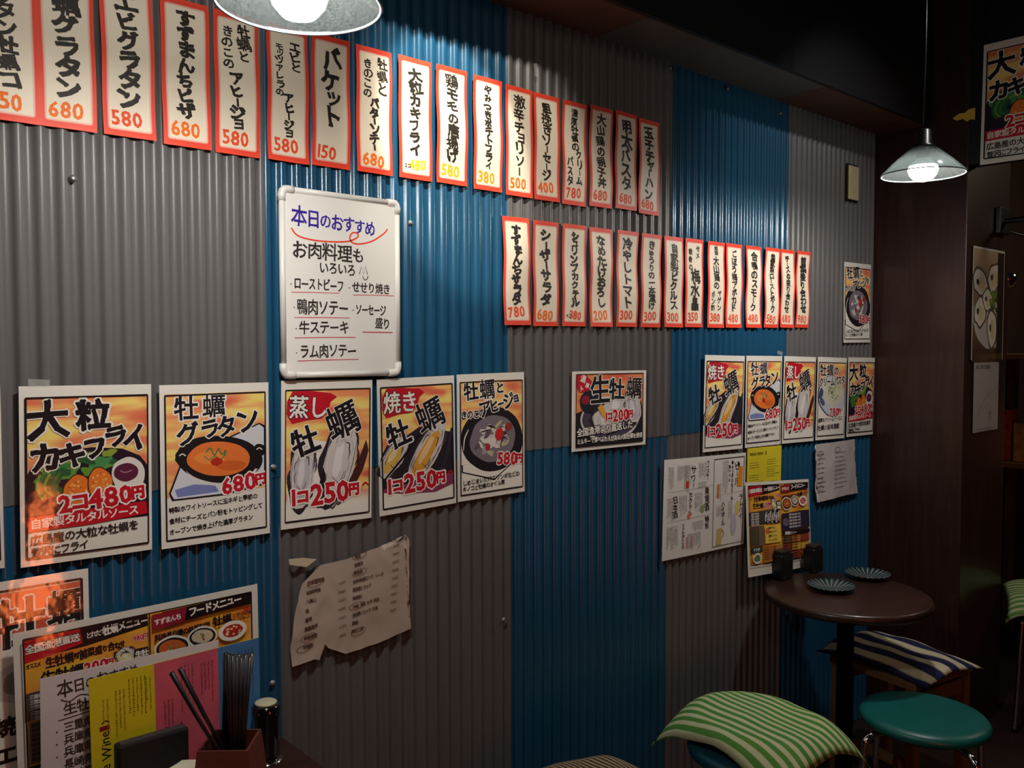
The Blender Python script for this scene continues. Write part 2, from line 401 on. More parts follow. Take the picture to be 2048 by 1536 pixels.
# ---- the printed posters, drawn in mm on 210 x 297
def frame(s, w=210, h=297, x0=9, y0=19, x1=203, y1=283):
    s.box('border', x0, y0, x1, y1, 3.0, BK)
def art_fry(s):
    s.wash('background', 9, 19, 203, 160, sunset(1.3))
    I = 'illustration'
    s.P(I, [(9, 150), (16, 136), (30, 122), (60, 112), (110, 106), (160, 112), (190, 126), (203, 144), (203, 236), (9, 236)], (34, 26, 40), 2)
    for k in range(26):
        a = random.uniform(0, 1); x = 22+a*120; y = 150-a*28+random.uniform(-16, 16)
        g = random.choice([(58, 128, 66), (96, 150, 60), (36, 92, 56), (140, 160, 60), (70, 140, 80)])
        s.E(I, x, y, random.uniform(9, 16), random.uniform(5, 9), g, random.uniform(-60, 40), 14, .5)
    for k in range(8):
        s.S(I, [(30+k*5, 146), (26+k*4, 168), (34+k*5, 190-k*2)], 7, random.choice([(52, 120, 60), (120, 156, 60), (34, 90, 50)]), .6)
    for cx, cy, r in ((86, 178, 14), (124, 170, -8)):
        s.E(I, cx, cy, 22, 29, (60, 34, 24), r, 30, .15); s.E(I, cx, cy, 20, 27, (232, 122, 44), r, 30, .15)
        for k in range(22):
            a = random.uniform(0, 2*pi); q = random.uniform(.2, .85)
            s.E(I, cx+cos(a)*17*q, cy+sin(a)*24*q, 2.2, 1.4, random.choice([(246, 168, 80), (206, 92, 30), (250, 196, 120)]), random.uniform(0, 90), 7)
    s.E(I, 170, 158, 29, 31, (228, 222, 214), 0, 30, .06); s.E(I, 166, 154, 21, 16, (92, 34, 60), 0, 26, .06); s.S(I, [(156, 150), (164, 154), (176, 151)], 2, (170, 120, 140))
    L = 'lettering'
    s.G(L, '大', 42, 58, 66, WH, 7, -3, 1, 1, None, 1); s.G(L, '粒', 112, 52, 54, WH, 7, -2, 1.05, 1, None, 1)
    for ch, x, y, z, r in (('カ', 38, 120, 52, -4), ('キ', 78, 118, 46, -6), ('フ', 115, 108, 40, -10), ('ラ', 149, 90, 40, -12), ('イ', 181, 96, 48, -18)):
        s.G(L, ch, x, y, z, WH, 6.5, r, 1, 1, None, 1)
    s.G(L, '大', 42, 58, 66, BK, 3.6, -3, 1, 1, None, 1); s.G(L, '粒', 112, 52, 54, BK, 3.2, -2, 1.05, 1, None, 1)
    for ch, x, y, z, r in (('カ', 38, 120, 52, -4), ('キ', 78, 118, 46, -6), ('フ', 115, 108, 40, -10), ('ラ', 149, 90, 40, -12), ('イ', 181, 96, 48, -18)):
        s.G(L, ch, x, y, z, BK, 3.4, r, 1, 1, None, 1)
    s.P(L, [(9, 216), (200, 208), (203, 230), (110, 238), (9, 240)], RED, 1)
    s.T(L, '自家製タルタルソース', 14, 228, 18, WH, .7, None, 0, -2, 1.0, .98, .03)
    s.T(L, '広島産の大粒な牡蠣を', 14, 255, 18, BK, .6, None, 0, -2, 1, .98, .03)
    s.T(L, '贅沢にフライ', 16, 275, 16.5, BK, .6, None, 0, -2, 1, .9, .03)
    s.T('price', '2コ480円', 56, 200, 40, RED, 2.6, WH, 3, -4, .98, .8, 0, 0, 1, [1, .8, 1.15, 1.15, 1.05, .6])
    frame(s)
def art_gratin(s):
    s.wash('background', 9, 17, 203, 205, sunset(4.1))
    I = 'illustration'
    s.P(I, [(40, 135), (190, 78), (203, 84), (203, 200), (120, 212), (20, 212), (14, 198)], (30, 26, 32), 1)
    s.P(I, [(42, 138), (190, 81), (200, 88), (199, 196), (118, 208), (24, 209), (18, 198)], (216, 218, 226), 1)
    s.P(I, [(26, 192), (60, 186), (100, 190), (108, 204), (30, 206)], (122, 132, 186), 2)
    s.E(I, 112, 142, 84, 44, (26, 22, 26), 8, 40, .05)
    s.E(I, 116, 150, 74, 44, (222, 218, 214), 8, 36, .03, 10, 170); s.E(I, 112, 146, 74, 41, (26, 22, 26), 8, 36, .03)
    for x in (40, 190):
        s.E(I, x, 132, 14, 13, (26, 22, 26), 0, 18, .2); s.S(I, [(x-6, 130), (x, 127), (x+6, 131)], 2, WH)
    s.E(I, 110, 142, 62, 32, (232, 120, 52), 6, 34, .06); s.E(I, 92, 138, 28, 12, (240, 142, 70), 4, 20, .2); s.E(I, 132, 156, 30, 10, (214, 98, 40), 4, 20, .2)
    s.S(I, [(84, 128), (92, 120), (100, 134), (108, 122), (114, 134), (122, 126), (118, 138)], 2.4, (60, 120, 60))
    s.S(I, [(80, 134), (90, 142), (100, 136), (112, 142), (124, 132)], 2, (86, 140, 70)); s.E(I, 104, 146, 11, 8, (186, 44, 30), 0, 16, .3)
    L = 'lettering'
    s.T(L, '牡蠣', 22, 44, 46, BK, 1.7, WH, 3, -1, 1, 1.15, .02, 1)
    for c2, b2 in ((WH, 5.2), (BK, 2.3)):
        for ch, x, y, z, r in (('グ', 50, 92, 44, -6), ('ラ', 92, 84, 38, -9), ('タ', 124, 82, 42, -10), ('ン', 166, 72, 50, -18)): s.G(L, ch, x, y, z, c2, b2, r, 1, 1, None, 1)
    for i, t in enumerate(('特製ホワイトソースに玉ネギと季節の', '食材にチーズとパン粉をトッピングして', 'オーブンで焼き上げた濃厚グラタン')):
        s.T(L, t, 14, 229+i*20, 11.4, BK, .45, None, 0, -3, .92, .98, .05)
    s.T('price', '680円', 112, 196, 42, RED, 2.4, WH, 2.6, -6, 1, .7, 0, 0, 1, [1, 1, 1.1, .55])
    frame(s)
def shell(s, x, y, rx, ry, rot, meat):
    I = 'illustration'
    s.E(I, x, y, rx, ry, (44, 38, 44), rot, 36, .28); s.E(I, x+1, y, rx*.9, ry*.93, (216, 210, 204), rot, 34, .2)
    c, sn = cos(radians(rot)), sin(radians(rot))
    for k in range(5):
        t = -.7+k*.35
        s.S(I, [(x+(t*rx)*c+ry*.8*sn, y+(t*rx)*sn-ry*.8*c), (x+(t*rx*1.1)*c, y+(t*rx*1.1)*sn), (x+(t*rx*.8)*c-ry*.75*sn, y+(t*rx*.8)*sn+ry*.75*c)], 1.6, random.choice([(120, 110, 120), (60, 52, 60), (168, 160, 170)]), .7)
    s.E(I, x, y+2, rx*.55, ry*.7, meat, rot, 26, .25); s.E(I, x-2, y-4, rx*.25, ry*.4, mixc(meat, (255, 255, 255), .45), rot, 18, .3)
    s.S(I, [(x-rx*.4, y+ry*.3), (x, y+ry*.45), (x+rx*.3, y+ry*.2)], 2, (96, 84, 80), .6)
    def Q(a, k): X, Y = rx*k*cos(a), ry*k*sin(a); return (x+X*c-Y*sn, y+X*sn+Y*c)
    for k in range(11):       # ragged brush marks round the shell and inside it
        a = random.uniform(0, 6.28)
        s.S(I, [Q(a, .96), Q(a+.22, 1.05), Q(a+.42, .93)], random.uniform(2, 4.2), random.choice([(40, 32, 40), (70, 56, 66), (30, 26, 34)]), .8)
    for k in range(9):
        a = random.uniform(0, 6.28); q = random.uniform(.45, .8)
        s.S(I, [Q(a, q), Q(a+.35, q+.06), Q(a+.7, q-.05)], random.uniform(1, 2.4), random.choice([(130, 118, 134), (176, 170, 190), (90, 78, 84), (60, 50, 56)]), .85)
    s.S(I, [Q(-1.3, .5), Q(-.9, .58), Q(-.5, .5)], 2.6, (60, 48, 44), .8)
def art_oyster(s, steamed):
    s.wash('background', 9, 19, 203, 283, lambda x, y, f=sunset(2.2 if steamed else 6.0): mixc(f(x, y), WH, max(0, (y-225)/30)))
    if steamed:
        s.P('illustration', [(12, 283), (14, 200), (30, 140), (70, 120), (120, 130), (120, 200), (90, 283)], WH, 3)
        shell(s, 46, 190, 30, 74, 6, (196, 190, 196)); shell(s, 130, 172, 42, 92, 14, (214, 206, 204))
        s.P('illustration', [(146, 226), (170, 180), (196, 128), (202, 150), (188, 190), (160, 236)], (74, 34, 36), 3)
        s.P('illustration', [(80, 262), (84, 210), (92, 176), (100, 196), (96, 262)], (34, 26, 30), 3)
    else:
        s.P('illustration', [(9, 160), (110, 110), (203, 130), (203, 240), (9, 240)], (40, 34, 44), 3)
        shell(s, 40, 170, 26, 58, 38, (222, 178, 84)); shell(s, 128, 168, 34, 84, 36, (226, 160, 60))
        s.S('illustration', [(10, 222), (60, 178), (108, 128)], 5, BK, .5); s.S('illustration', [(150, 236), (180, 190), (200, 120)], 10, (50, 44, 56), .5)
        s.P('illustration', [(9, 240), (203, 224), (203, 250), (150, 262), (70, 256), (9, 246)], (140, 56, 90), 2)
    L = 'lettering'
    s.P(L, [(12, 42), (24, 22), (60, 20), (110, 26), (124, 34), (110, 44), (104, 64), (88, 78), (56, 80), (22, 86), (12, 66)], RED, 2)
    if steamed: s.T(L, '蒸し', 16, 54, 48, WH, 1.6, BK, 1.0, 2, .92, 1, 0, 1)
    else: s.T(L, '焼き', 14, 54, 50, WH, 1.6, BK, 1.0, 0, .92, 1, 0, 1)
    for c2, b2 in ((WH, 6.6), (BK, 3.0)):
        s.G(L, '牡', 52, 124, 60, c2, b2, -17, 1.05, 1, None, 1.2); s.G(L, '蠣', 138, 86 if steamed else 88, 76, c2, b2, -22, 1.05, 1, None, 1.2)
    s.T('price', '1 コ 250円', 22, 236, 44, RED, 3.2, WH, 3.0, -2, .98, .8, 0, 0, 1, [1, .3, .7, .3, 1.35, 1.3, 1.3, .62])
    s.S('price', [(186, 226), (193, 219), (201, 225)], 3.4, RED)
    frame(s)
def art_ajillo(s):
    s.wash('background', 9, 17, 203, 283, lambda x, y, f=sunset(8.4): mixc(f(x, y), WH, max(0, min(1, (y-150)/20))))
    I = 'illustration'
    s.P(I, [(12, 212), (198, 206), (112, 258), (12, 230)], BK); s.P(I, [(16, 212), (190, 208), (112, 254), (16, 228)], WH)
    s.E(I, 108, 158, 97, 78, (32, 24, 32), 8, 44, .05)
    s.S(I, [(18, 178), (22, 150), (34, 130)], 3, WH, .5)
    s.E(I, 110, 158, 72, 56, (126, 114, 124), 0, 36, .1)
    for k in range(34):
        a = random.uniform(0, 2*pi); q = sqrt(random.random())*.78
        s.E(I, 110+cos(a)*66*q, 156+sin(a)*50*q, random.uniform(7, 18), random.uniform(4, 9), random.choice([(206, 200, 196), (166, 156, 166), (224, 218, 206), (190, 184, 140), (96, 84, 96)]), random.uniform(-70, 70), 14, .4)
    for k in range(7):
        a = random.uniform(0, 2*pi); s.S(I, [(110+cos(a)*48, 156+sin(a)*34), (110+cos(a)*30, 150+sin(a)*26), (112+cos(a+.6)*30, 156+sin(a+.6)*24)], 3, (30, 24, 32), .8)
    s.E(I, 128, 148, 13, 16, (206, 40, 40), 10, 18, .25); s.E(I, 92, 176, 8, 9, (176, 44, 48), 0, 14, .3); s.E(I, 158, 132, 12, 10, (150, 54, 44), 0, 14, .3)
    L = 'lettering'
    s.T(L, '牡蠣と', 18, 42, 46, BK, 1.9, WH, 2.8, -3, .98, 1.06, .02, 1, 1, [1, 1.1, .62])
    s.T(L, 'きのこの', 10, 96, 22, BK, 1.2, WH, 2.0, -2, .9, .95, .05)
    s.T(L, 'アヒージョ', 68, 88, 36, BK, 2.0, WH, 2.6, -12, .86, .86, .03, .6, 1, [1.2, 1, .7, 1.2, .75])
    s.T(L, 'しめじまいたけエリンギなどの', 14, 256, 14, BK, .5, None, 0, -2, .95, .98, .05); s.T(L, 'キノコと牡蠣のオイル煮', 14, 270, 13, BK, .5, None, 0, -2, .95, .98, .05)
    s.T('price', '580円', 120, 206, 40, RED, 2.4, WH, 2.4, 5, .98, .6, 0, 0, 1, [1, 1.05, 1.05, .6])
    frame(s)
def art_pasta(s):
    s.wash('background', 9, 19, 203, 283, lambda x, y, f=sunset(11.4): mixc(f(x, y), WH, max(0, min(1, (y-90)/60))))
    I = 'illustration'
    s.E(I, 106, 142, 100, 74, (60, 64, 96), 14, 40, .04); s.E(I, 108, 140, 96, 70, (200, 204, 218), 14, 40, .04); s.E(I, 116, 128, 76, 48, (214, 210, 190), 10, 34, .1)
    for k in range(30):
        a = random.uniform(0, 2*pi); q = random.random()
        s.S(I, [(116+cos(a)*60*q, 126+sin(a)*36*q), (116+cos(a+.5)*62*q, 120+sin(a+.5)*38*q), (116+cos(a+1)*50*q, 130+sin(a+1)*34*q)], 4, random.choice([(206, 200, 120), (120, 150, 70), (232, 226, 200), (84, 120, 60), (150, 140, 90)]), .5)
    s.E(I, 28, 130, 14, 22, (70, 76, 110), 20, 18, .3); s.E(I, 40, 160, 20, 12, (84, 88, 120), 40, 18, .3)
    L = 'lettering'
    s.T(L, '牡蠣の', 14, 46, 46, BK, 1.8, WH, 2.6, 2, 1, 1.05, .02, 1, 1, [1, 1.1, .8])
    s.T(L, 'クリームパスタ', 14, 92, 36, BK, 1.9, WH, 2.6, -3, .78, .96, .04, 1)
    s.T(L, '濃厚なクリームソースに', 12, 228, 17, BK, .7, None, 0, -2, .98, .98, .05); s.T(L, '牡蠣の旨味満載', 12, 256, 21, BK, .8, None, 0, -2, 1.1, .98, .04)
    s.T('price', '780円', 92, 200, 40, RED, 2.3, WH, 2.4, -2, 1, .6, 0, 0, 1, [1, 1, 1, .5])
    frame(s)
def art_raw(s):   # 297 x 210
    s.wash('background', 14, 8, 283, 200, lambda x, y, f=sunset(14.2): mixc(f(x, y), (226, 96, 60), .5))
    I = 'illustration'
    s.P(I, [(14, 110), (60, 100), (283, 110), (283, 200), (14, 200)], (34, 28, 34), 2)
    s.E(I, 150, 130, 118, 62, (214, 208, 204), 0, 44, .03); s.E(I, 150, 128, 112, 56, (74, 66, 84), 0, 44, .05)
    shell(s, 128, 136, 62, 34, 10, (206, 200, 198)); shell(s, 170, 96, 58, 30, -14, (214, 208, 206)); shell(s, 240, 104, 34, 50, -20, (190, 184, 196))
    s.P(I, [(96, 98), (112, 88), (134, 118), (122, 128)], (232, 170, 50))
    s.E(I, 66, 80, 38, 30, (34, 34, 52), -10, 28, .06); s.E(I, 50, 76, 16, 13, (150, 30, 50), 0, 18, .2)
    L = 'lettering'
    s.P(L, [(16, 9), (52, 9), (76, 30), (60, 52), (30, 56), (16, 40)], RED, 2)
    s.G(L, '濃', 40, 20, 22, WH, .9, 18); s.G(L, '厚', 56, 38, 15, WH, .7, 24); s.G(L, 'ト', 34, 46, 18, WH, .9, 5)
    for c2, b2 in ((WH, 6.4), (BK, 3.0)):
        s.G(L, '生', 105, 52, 80, c2, b2, -2, 1, 1, None, 1.2)
        s.G(L, '牡', 172, 52, 60, c2, b2, 1, 1.1, 1, None, 1.2); s.G(L, '蠣', 244, 50, 64, c2, b2, 2, 1.05, 1, None, 1.2)
    s.T(L, '全国漁港より直送した', 18, 162, 23, WH, .9, BK, 1.4, -3, 1, .98, .04)
    s.T(L, 'ミルキーで食べごたえがある大粒牡蠣を使用', 18, 186, 15.5, WH, .7, BK, 1.0, -1, .88, .98, .04)
    s.T('price', '1 コ 200円', 128, 124, 38, RED, 2.6, WH, 2.6, -2, .92, .8, 0, 0, 1, [.8, .2, .6, .2, 1.2, 1.1, 1.1, .6])
    s.box('border', 14, 8, 283, 200, 2.5, BK)
def dashes(s, part, x, y, n, length, pitch, col=(70, 66, 66), size=2.6, vertical=True, var=.4):
    """rows of tiny unreadable print, as short ink marks"""
    z = s.layer()
    for i in range(n):
        L = length*(1-var*random.random()); k = 0
        while k < L:
            a = random.uniform(.5, 1)*size
            if vertical: s.R(part, x+i*pitch, y+k, x+i*pitch+size*random.uniform(.5, .95), y+k+a*.75, col, z)
            else: s.R(part, x+k, y+i*pitch, x+k+a*.75, y+i*pitch+size*random.uniform(.5, .95), col, z)
            k += size*1.1
def pan(s, x, y, r, inner, rot=8):
    I = 'illustration'
    s.E(I, x, y, r*1.25, r*.9, (232, 226, 214), rot, 30, .05); s.E(I, x, y, r*1.12, r*.74, BK, rot, 32, .04); s.E(I, x, y-1, r*.92, r*.56, inner, rot, 28, .08)
    for k in range(9):
        a = random.uniform(0, 6.3); q = random.random()*.6
        s.E(I, x+cos(a)*r*.8*q, y+sin(a)*r*.5*q, r*.14, r*.08, random.choice([(230, 210, 160), (120, 130, 60), (170, 50, 30)]), a*50, 9, .3)
def art_food(s):      # 420 x 297 food menu
    s.wash('background', 14, 12, 404, 284, lambda x, y: mixc((226, 130, 52), (238, 196, 60), .5+1.2*noise.noise(Vector((x*.013, y*.03, 2)))))
    I, L = 'illustration', 'lettering'
    s.P(L, [(14, 12), (212, 12), (212, 34), (110, 46), (14, 48)], BK, 1); s.P(L, [(14, 16), (100, 12), (104, 40), (60, 48), (14, 54)], RED, 1)
    s.T(L, '全国漁港直送', 17, 32, 15.5, WH, .7, BK, .7, -3, 1, .9, .03); s.T(L, 'とれたて', 110, 29, 12, WH, .4, None, 0, -3, .8, .8, .04); s.T(L, '牡蠣メニュー', 136, 27, 17, WH, 1.1, BK, .6, -3, .78, .98, .03)
    s.T(L, 'オススメ', 17, 60, 10, BK, .5, None, 0, -2, .7, .8, .03); s.T(L, '生牡蠣付前菜盛り合わせ', 46, 61, 16, BK, 1.2, None, 0, -2, .78, .98, .03, 0, 1, [1.2, 1.2, 1.2, .7, 1.1, 1, 1, .7, 1, .7, .7])
    s.T('price', '980円', 186, 52, 13, RED, .7, WH, .7, 0, .8, .7)
    s.T(L, '生牡蠣', 38, 84, 21, BK, 1.4, None, 0, 0, 1.1, .98, .02); s.T('price', '200円', 104, 84, 23, RED, 1.6, WH, 1.4, -2, 1, .7, 0, 0, 1, [1, 1, 1, .5])
    s.P(I, [(14, 104), (208, 98), (208, 150), (14, 150)], (70, 62, 66), 2)
    shell(s, 176, 84, 18, 26, -40, (226, 216, 150))
    for k in range(7): shell(s, 118+k*13, 122+(k % 2)*8, 8, 20, 14, (206, 200, 196))
    for k in range(5): s.T(L, '三陸産 大粒牡蠣', 20, 110+k*9, 8, (226, 220, 214), .25, None, 0, 0, .9, .95, .05)
    s.R(L, 186, 70, 210, 104, BK); s.G(L, '生', 193, 80, 12, WH, .7); s.G(L, '牡', 204, 80, 12, WH, .7); s.G(L, '蠣', 193, 94, 12, WH, .7); s.G(L, '盛', 204, 94, 12, WH, .7)
    s.R(L, 16, 152, 98, 220, (112, 98, 80))
    for k in range(8): s.T(L, '焼き牡蠣 蒸し牡蠣', 20, 158+k*8, 6.5, (34, 26, 22), .3, None, 0, 0, .9, .95, .05)
    s.R(I, 104, 154, 206, 216, (238, 206, 84)); s.E(I, 120, 172, 12, 12, (220, 110, 60), 0, 16, .2)
    for k in range(4):
        s.T(L, ('牡蠣グラタン', '大粒カキフライ', '牡蠣アヒージョ', 'クリームパスタ')[k], 126, 164+k*14, 10, BK, .5, None, 0, 0, .8, .95, .04)
    s.R(L, 16, 224, 84, 242, (36, 62, 58)); s.T(L, 'サラダ', 30, 233, 13, WH, .6)
    s.E(I, 52, 262, 26, 19, (220, 218, 206), 0, 26); s.E(I, 52, 262, 18, 12, (96, 120, 76), 0, 20, .3)
    s.R(I, 90, 224, 208, 280, (196, 120, 52))
    for k in range(6): s.T(L, '牡蠣の旨味たっぷり 一品料理', 94, 230+k*8, 6.5, (60, 30, 20), .3, None, 0, 0, .95, .95, .05)
    s.P(L, [(236, 14), (404, 12), (404, 34), (236, 40)], BK, 1); s.P(L, [(218, 16), (280, 14), (276, 40), (218, 44)], (150, 30, 50), 1)
    s.T(L, 'すずまんち', 222, 31, 12, WH, .6, None, 0, -3, .9, .9, .03); s.T(L, 'フードメニュー', 284, 26, 19, WH, 1.1, None, 0, -3, .86, .9, .03)
    s.T(L, '料理長自慢の鉄板料理', 222, 60, 12, BK, .8, None, 0, -2, .9, .95, .04); s.T(L, '牡蠣', 328, 54, 19, BK, 1.1, None, 0, -2, 1, .98, 0); s.T(L, 'ときのこの', 366, 50, 8, BK, .4); s.T(L, 'バターソテー', 360, 60, 8, BK, .4, None, 0, 0, .9, .9); s.T('price', '680', 388, 42, 10, RED, .6)
    pan(s, 252, 84, 26, (196, 96, 44)); pan(s, 308, 76, 22, (206, 190, 160)); s.E(I, 366, 78, 28, 19, WH, 0, 30); s.E(I, 366, 78, 20, 12, (176, 50, 40), 0, 24, .1)
    for k in range(12): s.E(I, 366+random.uniform(-14, 14), 78+random.uniform(-8, 8), 2.6, 2, (236, 200, 170), 0, 8)
    dashes(s, L, 322, 104, 2, 76, 8, BK, 5, False)
    s.P(I, [(216, 118), (404, 112), (404, 176), (216, 180)], (46, 38, 62), 1); s.E(I, 240, 150, 18, 16, (110, 96, 110), 0, 18, .3)
    for k in range(5): s.T(L, '牡蠣のお好み焼き 780円', 264, 124+k*11, 8.5, (220, 210, 206), .35, None, 0, 0, .9, .95, .05)
    s.R(L, 216, 182, 404, 196, BK); s.T(L, '居酒屋メニュー', 232, 189, 12, WH, .6)
    for k in range(9):
        s.R(I, 218+k % 3*62, 200+k//3*28, 276+k % 3*62, 224+k//3*28, random.choice([(150, 60, 40), (206, 160, 70), (110, 84, 60), (186, 110, 60)]))
    for k in range(8): s.T(L, '唐揚げ ポテト 枝豆 冷奴 串焼き', 222, 204+k*10, 7.5, (30, 22, 20), .35, None, 0, 0, .95, .95, .05)
    s.box('border', 14, 12, 404, 284, 2.6, BK); s.S('border', [(213, 12), (213, 284)], 2, BK, 0, False)
def art_drink(s):    # 420 x 297 white drinks list
    L, I = 'lettering', 'illustration'
    for t, x, y0, y1, z in (('ビール', 372, 26, 106, 26), ('ウイスキー', 214, 14, 74, 15), ('サワー', 142, 26, 92, 26), ('日本酒', 56, 112, 178, 24), ('カクテル', 128, 104, 178, 18), ('果実酒', 212, 96, 170, 22), ('特別', 214, 186, 226, 20), ('ハイボール', 300, 148, 226, 20), ('ラムハイ', 398, 132, 214, 20), ('ソフトドリンク', 96, 196, 276, 15)):
        s.V(L, t, x, y0, y1, z, BK, .8)
    s.V(L, '●サッポロ生ビール', 346, 20, 150, 12, BK, .5, 0, 0); s.V(L, '黒ラベル', 330, 34, 90, 11, BK, .5, 0, 0)
    for x, y, n, h in ((168, 20, 6, 60), (168, 78, 6, 22), (64, 22, 8, 56), (22, 24, 4, 70), (96, 22, 5, 86), (150, 110, 6, 60), (74, 112, 6, 66), (20, 116, 4, 70), (140, 196, 9, 30), (120, 230, 10, 50), (20, 200, 8, 70), (262, 160, 6, 44), (326, 150, 4, 60), (292, 20, 5, 110), (268, 90, 3, 60)):
        dashes(s, L, x, y, n, h, 6.6, (84, 80, 80), 3.6)
    s.P(I, [(382, 40), (404, 44), (400, 108), (372, 106)], (226, 150, 34)); s.E(I, 380, 36, 6, 8, (60, 50, 40))
    s.P(I, [(268, 232), (296, 230), (292, 282), (266, 282)], (206, 176, 110)); s.S(I, [(296, 236), (306, 250), (296, 262)], 3, (140, 120, 80))
    s.E(I, 358, 226, 16, 36, (196, 188, 208), 0, 22, .1); s.E(I, 376, 176, 9, 24, (226, 206, 90), 0, 18, .2); s.R(I, 104, 70, 118, 90, (206, 60, 48)); s.E(I, 190, 160, 9, 13, (150, 160, 110), 0, 16); s.E(I, 122, 176, 8, 10, (226, 120, 110), 0, 14); s.R(I, 264, 92, 274, 134, (206, 130, 80))
    for x in (112, 136): s.R(I, x, 238, x+7, 274, (206, 150, 150))
    s.box('border', 246, 12, 410, 286, 2, BK)
    for p in (((16, 98), (246, 92)), ((16, 186), (246, 180)), ((256, 128), (404, 122))): s.S('border', p, .8, (120, 116, 112), 0, False)

# ------------------------------------------------------------------ red bordered strips
def strip_material():
    m = bpy.data.materials.new('red_bordered_strip_paper'); m.use_nodes = True; nt = m.node_tree; b = nt.nodes['Principled BSDF']
    b.inputs['Roughness'].default_value = .5; b.inputs['Specular IOR Level'].default_value = .35
    uv = nt.nodes.new('ShaderNodeUVMap'); uv.uv_map = 'mm'
    def vm(op, a, bb=None):
        n = nt.nodes.new('ShaderNodeVectorMath'); n.operation = op
        nt.links.new(a, n.inputs[0])
        if bb is not None: n.inputs[1].default_value = bb
        return n
    hw, hh, r = .445, 1.31, .02
    a = vm('SUBTRACT', uv.outputs[0], (hw, hh, 0)); a = vm('ABSOLUTE', a.outputs[0])
    a = vm('SUBTRACT', a.outputs[0], (hw-.105-r, hh-.135-r, 0)); a = vm('MAXIMUM', a.outputs[0], (0, 0, 0))
    ln = nt.nodes.new('ShaderNodeVectorMath'); ln.operation = 'LENGTH'; nt.links.new(a.outputs[0], ln.inputs[0])
    cr = nt.nodes.new('ShaderNodeValToRGB'); nt.links.new(ln.outputs['Value'], cr.inputs[0])
    e = cr.color_ramp.elements
    e[0].position = 0; e[0].color = lin((240, 226, 204))+(1,)
    e[1].position = .020; e[1].color = lin((240, 214, 192))+(1,)
    for p, c in ((.024, (216, 150, 130)), (.027, (240, 206, 190)), (.040, (238, 168, 150)), (.058, (234, 66, 46)), (.13, (240, 76, 50))):
        k = e.new(p); k.color = lin(c)+(1,)
    nt.links.new(cr.outputs[0], b.inputs['Base Color'])
    return m
STRIP = strip_material()
OR1, OR2 = (246, 116, 30), (236, 84, 44)
GU, GL = 'red bordered menu strips in the upper row', 'red bordered menu strips in the lower row'
def strip(u, v, ang, cols, price, label, group, pc=None, pre=None, h=262, w=88, pw=0):
    p = wp(u, v, -.003)
    a = radians(ang); org = p + Vector((-sin(a)*h*.001*-0, 0, 0)) + Vector((sin(-a)*h*.001, 0, cos(a)*h*.001))
    ph = random.uniform(0, 6); am = random.uniform(1.2, 2.6)
    bend = lambda x, y, ph=ph, am=am: 2.5+am*sin(y*.034+ph)+.6*sin(x*.07+ph*2)
    s = Sheet('menu_strip', label, 'menu strip', org, a, w, h, bend, group)
    s.lmax = 11; s.cmin = .34; s.paper(None, STRIP, 6, 30)
    for (t, x, y0, y1, z, bd) in cols: s.V('lettering', t, x, y0, y1, z, INKC, bd, 1.3)
    pc = pc or random.choice([OR1, OR2]); wd = len(price)
    s.T('price', price, 44-wd*10.6*(1 if not pre else .82)+(7 if pre else 0), 232, 36*(.82 if pre else 1), pc, 1.5, None, 0, random.uniform(-4, 6), .92, 1, .03, 1.0)
    if pre: s.T('price', pre, 14, 235, 11, INKC, .5)
    s.done(); return s
def one(t, z=40, bd=2.6, y0=20, y1=212, x=44): return [(t, x, y0, y1, z, bd)]
